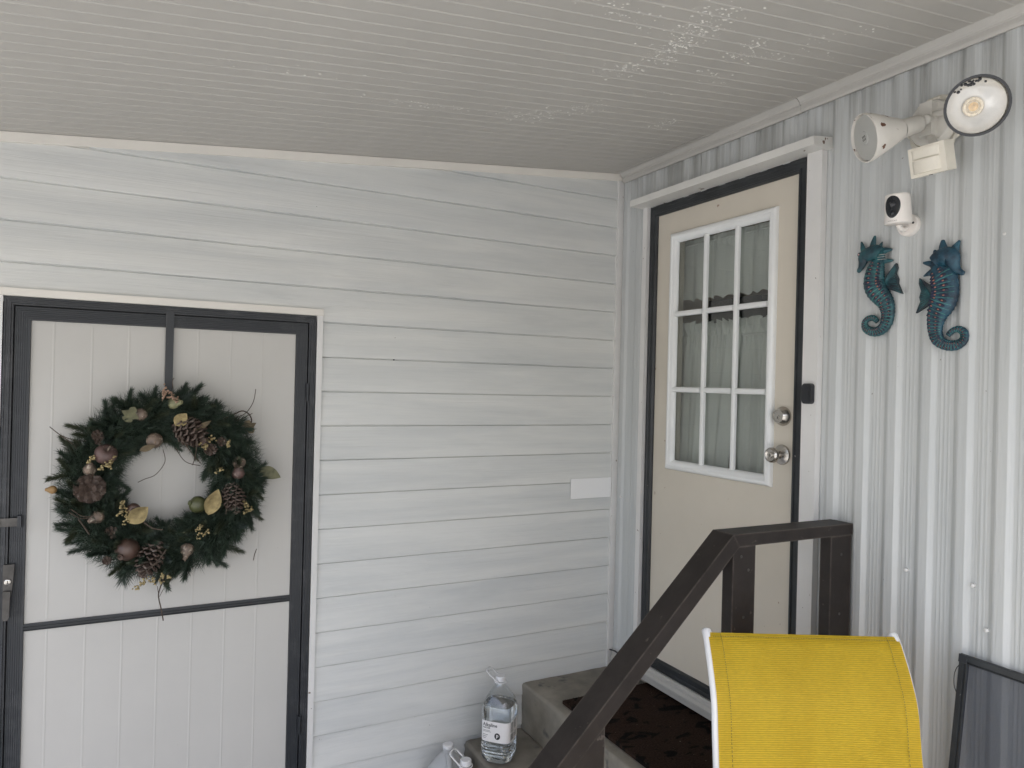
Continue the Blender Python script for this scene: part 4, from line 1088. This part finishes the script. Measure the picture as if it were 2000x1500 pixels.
# ------------------------------------------------------------------ floodlight
fl = thing('floodlight', 'weathered white twin floodlight with motion sensor on the metal wall', 'floodlight', (0, -1.477, 2.40))
FC = V((-.012, -1.477, 2.400))
b = NB(); lathe(b, FC, (-1, 0, 0), [(0, .063), (.030, .0625), (.038, .058), (.040, .05), (.040, 0)], 36); obj('wall_box', b, 'fixture_clean', fl, smooth=True)
b = NB(); r2 = random.Random(9); pts = [FC+V((-.003+r2.uniform(-.003, .003), .071*cos(a)+r2.gauss(0, .0025), .071*sin(a)+r2.gauss(0, .0025))) for a in [2*pi*i/40 for i in range(41)]]
rs = [.008+r2.uniform(-.002, .0045) for _ in pts]; rs[-1] = rs[0]; pts[-1] = pts[0]; tube(b, pts, rs, 8); obj('caulk', b, 'caulk', fl, smooth=True)
b = NB(); box(b, -.078, -.050, -1.502, -1.467, 2.356, 2.448); obj('cover_block', b, 'fixture_clean', fl, bevel=.003)
def lamp(name, arm, S, T, Mo, rT, rM, front, rough=False):
    S, T, Mo = V(S), V(T), V(Mo); ax = (Mo-T).normalized(); L = (Mo-T).length
    b = NB(); tube(b, arm, .0085, 12); a_ = obj('arm', b, 'fixture_clean', fl, smooth=True)
    b = NB(); ball(b, arm[-1], .014, n=14, m=10); obj('knuckle', b, 'fixture_clean', a_, smooth=True)
    dS = (T-S).length; axS = (T-S).normalized()
    b = NB(); lathe(b, S, axS, [(-.004, 0), (-.004, .012), (.004, .0215), (.012, .0235), (dS, rT-.001), (dS, 0)], 28); obj('socket', b, 'fixture_clean', fl, smooth=True)
    b = NB(); lathe(b, T, ax, [(-.001, rT), (.002, rT+.002), (L*.25, rT+(rM-rT)*.30), (L*.5, rT+(rM-rT)*.60), (L*.75, rT+(rM-rT)*.86), (L*.93, rM), (L, rM), (L, rM-.0028), (L*.93, rM-.003), (L*.7, rT+(rM-rT)*.78), (L*.3, rT+(rM-rT)*.3)], 44)
    hs = obj('lamp_shade', b, 'fixture', fl, smooth=True)
    return ax, L, hs
axL, L, hs = lamp('left', [(-.07, -1.497, 2.399), (-.10, -1.501, 2.391)], (-.107, -1.492, 2.383), (-.163, -1.473, 2.361), (-.252, -1.428, 2.334), .0262, .0645, None)
Mo = V((-.252, -1.428, 2.334))
b = NB(); lathe(b, Mo-axL*.006, axL, [(-.02, .05), (-.004, .0605), (.0, .059), (.0022, .05), (.0035, .03), (.004, .018), (.0055, .0165), (.0055, 0)], 44); bu = obj('bulb', b, 'lensgrey', fl, smooth=True)
b = NB()
d_, x_, y_ = frame_axes(axL)
for q in (-.006, 0, .006):
    for h in (-.004, .004): obox(b, Mo-axL*.006+axL*.0058+x_*q+y_*h, x_, y_, d_, .0009, .003, .0003)
obj('bulb_stamp', b, 'nickel_dark', bu)
axR, L, hs = lamp('right', [(-.065, -1.497, 2.412), (-.075, -1.545, 2.405), (-.085, -1.566, 2.400)], (-.092, -1.572, 2.396), (-.142, -1.628, 2.369), (-.231, -1.709, 2.332), .027, .067, None)
Mo = V((-.231, -1.709, 2.332))
b = NB(); lathe(b, Mo-axR*.05, axR, [(.0, .013), (.003, .020), (.010, .036), (.022, .049), (.034, .057), (.044, .0615)], 44); bu = obj('bulb_reflector', b, 'lens_refl', fl, smooth=True)
b = NB(); lathe(b, Mo-axR*.044, axR, [(0, 0.0), (.0, .021), (.003, .0225), (.006, .020), (.0065, .016), (.005, .0155), (.0075, .0125), (.006, .0115), (.006, .0)], 32); le = obj('led_lens', b, 'led_ring', fl, smooth=True)
b = NB(); lathe(b, Mo-axR*.0378, axR, [(0, .0105), (.001, .0105), (.0022, .008), (.0025, 0)], 24); obj('led_chip', b, 'led', le, smooth=True)
b = NB(); lathe(b, Mo-axR*.006, axR, [(.0, .0622), (.0016, .062), (.004, .05), (.0055, .03), (.006, 0)], 44); obj('lens', b, 'lensglass', fl, smooth=True)
b = NB(); lathe(b, Mo, axR, [(-.004, .0672), (-.004, .0688), (.0022, .0688), (.0022, .0632), (.0, .0625), (-.004, .0672)], 44); obj('rim', b, 'black_soft', fl, smooth=True)
b = NB(); d_, x_, y_ = frame_axes(axR); r2 = random.Random(5)
for _ in range(26):
    a = rad(108)+r2.gauss(0, .30); q = r2.uniform(.050, .0605); 
    o = rt*cos(a)+up*sin(a); o = (o-axR*o.dot(axR)).normalized()
    ball(b, Mo+axR*(-.0035)+o*q, r2.uniform(.0015, .004), n=6, m=4, sz=1)
obj('peeled_paint', b, 'black_soft', fl)
# motion sensor, hanging under the box and looking out from the wall
sx_ = V((0, -1, 0)); tz = rad(14); sn = V((-cos(tz), 0, -sin(tz))); su = V((-sin(tz), 0, cos(tz)))
Sc = V((-.118, -1.531, 2.273))
b = NB(); tube(b, [(-.055, -1.485, 2.362), (-.075, -1.505, 2.335), (-.092, -1.525, 2.312)], .011, 12); obj('sensor_neck', b, 'fixture_clean', fl, smooth=True)
b = NB(); obox(b, Sc, sx_, su, sn, .049, .0385, .020); ss = obj('motion_sensor', b, 'sensor', fl, bevel=.003)
b = NB(); prof = [(cos(a)*.037, sin(a)*.012) for a in [pi*i/10 for i in range(11)]]
prism(b, [Sc+sn*(.0195+h)+sx_*(q-.003)-su*.030 for q, h in prof], su*.034); obj('sensor_lens', b, 'sensor', ss, smooth=True)
b = NB(); prism(b, [Sc+sn*(.0195+h*.55)+sx_*(q-.003)+su*.008 for q, h in prof], su*.024); obj('sensor_brow', b, 'sensor', ss, smooth=True)
b = NB(); obox(b, Sc-su*.039+sn*.012, sx_, su, sn, .004, .001, .003); obj('adjust_slot', b, 'black_soft', ss)

# ------------------------------------------------------------------ security camera
sc_ = thing('security_camera', 'small white security camera with black oval face above the seahorses', 'camera', (0, -1.398, 2.137))
b = NB(); lathe(b, (-.0005, -1.398, 2.137), (-1, 0, 0), [(0, .0315), (.0125, .0315), (.0155, .030), (.0155, 0)], 36); mp_ = obj('mount_plate', b, 'plastic_white', sc_, smooth=True)
b = NB(); lathe(b, (-.016, -1.4165, 2.140), (-1, 0, 0), [(0, .0032), (.001, .0032), (.001, 0)], 14); obj('screw', b, 'black_soft', mp_)
b = NB(); tube(b, [(-.014, -1.398, 2.130), (-.040, -1.402, 2.119), (-.062, -1.406, 2.122), (-.068, -1.407, 2.130)], .007, 10); obj('bracket_arm', b, 'plastic_white', sc_, smooth=True)
fd = V((-.975, -.20, -.10)).normalized(); fx = fd.cross(V((0, 0, 1))).normalized()*-1; fu = fx.cross(fd)
if fu.z < 0: fu = -fu
fx = fu.cross(fd) if (fu.cross(fd)).y < 0 else -fu.cross(fd)
CC = V((-.078, -1.4115, 2.1705))
def cam_pt(th, v, k=1.): 
    t = (v+.041)/.082; a, bb = .0335*(1.06-.12*t)*k, .037*(1.06-.12*t)*k
    return CC + fx*(a*sin(th)) + fd*(bb*cos(th)) + fu*v
b = NB(); rings = []
for v, k in ((-.041, .0), (-.041, .9), (-.0385, .985), (-.036, 1), (.036, 1), (.0395, .985), (.041, .95), (.0405, .9), (.0405, 0)):
    rings.append([b.verts.new(cam_pt(2*pi*i/40, v, max(k, .02))) for i in range(40)])
for p, q in zip(rings, rings[1:]):
    for i in range(40): b.faces.new((p[i], p[(i+1) % 40], q[(i+1) % 40], q[i]))
b.faces.new(rings[0]); b.faces.new(rings[-1]); bo = obj('camera_body', b, 'plastic_white', sc_, smooth=True)
def face_pt(du, v, off): 
    th = du/.0335; p = cam_pt(th, v); n = (fx*sin(th)+fd*cos(th)).normalized(); return p+n*off
b = NB(); N = 36; rings = []
for kk, off in ((1.03, .0002), (1., .0016), (.9, .0020), (.6, .0020), (.3, .0020), (.02, .0020)):
    r_ = []
    for i in range(N):
        a = 2*pi*i/N; vv = sin(a)*.030*kk+.0025*kk; wd = .0205*(1+.18*sin(a)); r_.append(b.verts.new(face_pt(cos(a)*wd*kk, vv+.002, off)))
    rings.append(r_)
for p, q in zip(rings, rings[1:]):
    for i in range(N): b.faces.new((p[i], p[(i+1) % N], q[(i+1) % N], q[i]))
b.faces.new(rings[-1]); fc = obj('camera_face', b, 'black_gloss', sc_, smooth=True)
for u_, v_, r_ in ((.002, .013, .0095), (.001, -.013, .007), (-.006, -.018, .003)):
    b = NB(); th = u_/.0335; n = (fx*sin(th)+fd*cos(th)).normalized(); lathe(b, face_pt(u_, v_, .0015), n, [(0, r_), (.0018, r_*.95), (.0022, r_*.8), (.0012, r_*.7), (.0018, r_*.35), (.002, 0)], 24); obj('lens', b, 'black_gloss', fc, smooth=True)
cu = bpy.data.curves.new('t', 'FONT'); cu.body = 'VIMTAG'; cu.size = .0056; cu.space_character = 1.25; cu.align_x = 'CENTER'
o = bpy.data.objects.new('t', cu); COL.objects.link(o); me = bpy.data.meshes.new_from_object(o.evaluated_get(bpy.context.evaluated_depsgraph_get()))
b = NB(); b.from_mesh(me)
for v in b.verts: v.co = face_pt(v.co.x, v.co.y-.0362, .0006)
bpy.data.objects.remove(o); obj('lettering', b, 'printgrey', bo)

# ------------------------------------------------------------------ seahorses
def seahorse(name, label, body, head, spikes, fin, finr, eye, tri, stripes, mat, flip, loc):
    t = thing(name, label, 'wall ornament', loc)
    HX = .0125                                           # stands on the ribs
    def P(y, z, h): return V((-HX-h, y, z))
    sp = spline(body, 5)
    b = NB(); pts = []; rs = []
    for i, (y, z, r) in enumerate(sp):
        pts.append(P(y, z, r*.30)); rs.append(r*(1+.035*(-1)**i))
    tube(b, pts, rs, 16, flat=((1, 0, 0), .58)); bo = obj('body', b, mat, t, smooth=True)
    b = NB(); hs = spline(head, 5); tube(b, [P(y, z, .012+.2*r) for y, z, r in hs], [r for _, _, r in hs], 16, flat=((1, 0, 0), .62)); ball(b, P(hs[-1][0], hs[-1][1], .012), hs[-1][2]*1.05, .6, 1, 1, 12, 8); hd = obj('head', b, mat, t, smooth=True)
    b = NB()
    for (y0, z0, r0_), (y1, z1, r1) in zip(spikes[::2], spikes[1::2]):
        tube(b, [P(y0, z0, .008), P((y0+y1)/2, (z0+z1)/2, .009), P(y1, z1, .008)], [r0_, (r0_+r1)*.52, r1], 10, flat=((1, 0, 0), .6))
        ball(b, P(y1, z1, .008), r1, .6, 1, 1, 8, 6)
    obj('crest_spike', b, mat, t, smooth=True)
    # fin: thick fan with raised rays
    b = NB(); prism(b, [P(y, z, .0) for y, z, _ in fin], V((-.009, 0, 0))); fo = obj('fin', b, 'finmat', t, bevel=.0018)
    b = NB(); r0_ = V((0, *finr))
    edge = fin[1:-1]
    es = [tuple(e[:2]) for e in edge]
    for i in range(13):
        u = i/12*(len(es)-1); k = min(len(es)-2, int(u)); f = u-k; y = es[k][0]*(1-f)+es[k+1][0]*f; z = es[k][1]*(1-f)+es[k+1][1]*f
        tube(b, [P(finr[0]+(y-finr[0])*.12, finr[1]+(z-finr[1])*.12, .0098), P(finr[0]+(y-finr[0])*.93, finr[1]+(z-finr[1])*.93, .0092)], [.0009, .0013], 6)
    obj('fin_ray', b, 'teal', fo, smooth=True)
    # eye, cheek mark, stripes
    b = NB(); lathe(b, P(eye[0], eye[1], .012+.55*eye[2]+.006), (-1, 0, 0), [(-.006, eye[2]*1.15), (0, eye[2]*1.1), (.002, eye[2]*.8), (.0032, 0)], 18); e_ = obj('eye', b, 'navy', hd, smooth=True)
    b = NB(); ball(b, P(eye[0], eye[1], .012+.55*eye[2]+.0085), eye[2]*.48, .6, 1, 1, 10, 8); obj('pupil', b, 'pink', hd, smooth=True)
    b = NB(); ball(b, P(tri[0], tri[1], .0205), tri[2]*1.05, .5, 1, 1, 10, 8); obj('cheek_patch', b, 'navy', hd, smooth=True); b = NB(); ball(b, P(tri[0], tri[1], .0225), tri[2]*.6, .5, 1, 1, 10, 8); obj('cheek_spot', b, 'coral', hd, smooth=True)
    b = NB()
    for (y0, z0, _), (y1, z1, _) in zip(stripes[::2], stripes[1::2]): tube(b, [P(y0, z0, .0215), P(y1, z1, .0175)], [.0009, .0007], 6)
    obj('neck_stripe', b, 'lensgrey', hd)
    # two rows of glazed cells down the body and tail
    L = [0]
    for (y0, z0, _), (y1, z1, _) in zip(sp, sp[1:]): L.append(L[-1]+sqrt((y1-y0)**2+(z1-z0)**2))
    def at(s):
        k = max(0, min(len(sp)-2, next((i for i in range(len(L)-1) if L[i+1] >= s), len(sp)-2))); f = (s-L[k])/max(1e-9, L[k+1]-L[k])
        q = [a+(c-a)*f for a, c in zip(sp[k], sp[k+1])]; d = V((0, sp[k+1][0]-sp[k][0], sp[k+1][1]-sp[k][1])).normalized(); return q, d
    bn, bc, br = NB(), NB(), NB(); s = L[-1]*.07; rr = random.Random(6)
    while s < L[-1]*.985:
        (y, z, r), d = at(s); nrm_ = V((0, -d.z, d.y)); step = max(.0072, min(.0125, r*.42))
        lanes = (-.46, .34) if r > .0135 else (-.1,)
        if r > .024 and s < L[-1]*.5: lanes = (-.52, .20)
        for ln in lanes:
            hgt = r*.30+.58*r*sqrt(max(0, 1-ln*ln)); c = P(y, z, hgt-.0004)+nrm_*(r*ln)*flip
            tilt = Matrix.Rotation(atan2(d.y, -d.z), 3, 'X')
            wd = r*(.38 if len(lanes) > 1 else .5); ball(bn, c, 1, .0016, wd, step*.40, 10, 6, tilt)
            if rr.random() < .88: ball(bc, c+V((-.0010, 0, 0)), 1, .0012, wd*.30, step*.17, 8, 6, tilt)
            # raised rib between the cells
        pa = []
        for q in (-.85, -.6, -.3, 0, .3, .6, .85):
            c2, _ = at(min(L[-1], s+step*.5)); rr_ = c2[2]; pa.append(P(c2[0], c2[1], rr_*.30+.58*rr_*sqrt(1-q*q)-.0004)+nrm_*(rr_*q))
        tube(br, pa, .0014, 6)
        s += step
    obj('glaze_cell', bn, 'navy', bo, smooth=True); obj('glaze_spot', bc, 'coral', bo, smooth=True); obj('body_rib', br, 'rib', bo, smooth=True)
    return t
seahorse('seahorse', 'smaller teal ceramic seahorse facing left, nearer the door', 
 [(-1.3168, 2.0632, .0159), (-1.313, 2.0453, .0198), (-1.309, 2.0301, .0252), (-1.3052, 2.0121, .0297), (-1.303, 1.9832, .0324), (-1.3094, 1.9614, .0323), (-1.3243, 1.9414, .0295), (-1.3375, 1.9244, .0262), (-1.3451, 1.9055, .0232), (-1.3476, 1.8845, .0205), (-1.3434, 1.8614, .0185), (-1.3297, 1.8427, .0162), (-1.3055, 1.8349, .0143), (-1.2788, 1.8438, .0128), (-1.27, 1.8623, .0102), (-1.2795, 1.875, .0091), (-1.2985, 1.8771, .0088), (-1.3119, 1.8648, .0074)],
 [(-1.326, 2.062, .020), (-1.3108, 2.072, .0215), (-1.2861, 2.0678, .0214), (-1.2719, 2.0622, .0185), (-1.2674, 2.0464, .014), (-1.2603, 2.0313, .0092), (-1.2534, 2.0239, .0068)],
 [(-1.2661, 2.079, .0108), (-1.2567, 2.1086, .0036), (-1.2943, 2.085, .012), (-1.3003, 2.118, .0050), (-1.3163, 2.080, .0106), (-1.325, 2.0987, .0021), (-1.3343, 2.0729, .0102), (-1.3555, 2.0729, .0031), (-1.3344, 2.0429, .0090), (-1.3611, 2.0398, .0021)],
 [(-1.330, 1.9865, 0), (-1.3696, 2.0308, 0), (-1.374, 2.0187, 0), (-1.369, 2.0013, 0), (-1.3776, 1.9848, 0), (-1.3766, 1.9721, 0), (-1.391, 1.9399, 0), (-1.347, 1.9579, 0)], (-1.335, 1.977),
 (-1.2594, 2.0706, .0058), (-1.2931, 2.0697, .0050), [(-1.3198, 2.0601, 0), (-1.3453, 2.0602, 0), (-1.3199, 2.0535, 0), (-1.3468, 2.0535, 0), (-1.3215, 2.0467, 0), (-1.3484, 2.0455, 0)], 'teal', 1, (0, -1.31, 1.83))
seahorse('seahorse', 'larger blue teal ceramic seahorse facing right, below the security camera', 
 [(-1.4887, 2.0154, .0172), (-1.4952, 1.9999, .0232), (-1.5042, 1.9841, .0304), (-1.5131, 1.9685, .0354), (-1.5178, 1.9438, .0346), (-1.5174, 1.9198, .0350), (-1.5087, 1.8964, .0345), (-1.4966, 1.8731, .0278), (-1.4902, 1.8492, .0227), (-1.4896, 1.8248, .0191), (-1.4975, 1.8025, .0175), (-1.5186, 1.7883, .0149), (-1.5449, 1.7861, .0138), (-1.5645, 1.7984, .0118), (-1.5656, 1.8184, .0111), (-1.5498, 1.8292, .009), (-1.5333, 1.8249, .0081), (-1.5223, 1.8134, .0072)],
 [(-1.488, 2.018, .018), (-1.4993, 2.0262, .0205), (-1.5177, 2.0282, .0254), (-1.5345, 2.0238, .024), (-1.5409, 2.0033, .0172), (-1.5495, 1.9879, .0114), (-1.5626, 1.9779, .0066)],
 [(-1.5087, 2.0449, .0146), (-1.5057, 2.0692, .0070), (-1.5364, 2.040, .0144), (-1.5489, 2.0628, .0050), (-1.4914, 2.0319, .0098), (-1.4842, 2.0467, .0054), (-1.4782, 2.0134, .0100), (-1.4538, 2.0196, .0035), (-1.4768, 1.9909, .0094), (-1.4555, 1.9829, .0024)],
 [(-1.489, 1.9403, 0), (-1.4415, 1.9784, 0), (-1.4406, 1.9623, 0), (-1.4476, 1.9416, 0), (-1.4429, 1.9246, 0), (-1.4458, 1.9119, 0), (-1.4336, 1.8805, 0), (-1.477, 1.9046, 0)], (-1.480, 1.922),
 (-1.5298, 2.0245, .0068), (-1.4957, 2.0231, .0052), [(-1.5317, 2.0429, 0), (-1.5459, 2.0431, 0), (-1.5378, 2.036, 0), (-1.5519, 2.0362, 0), (-1.5454, 2.0286, 0), (-1.5547, 2.0296, 0)], 'teal_blue', -1, (0, -1.505, 1.785))
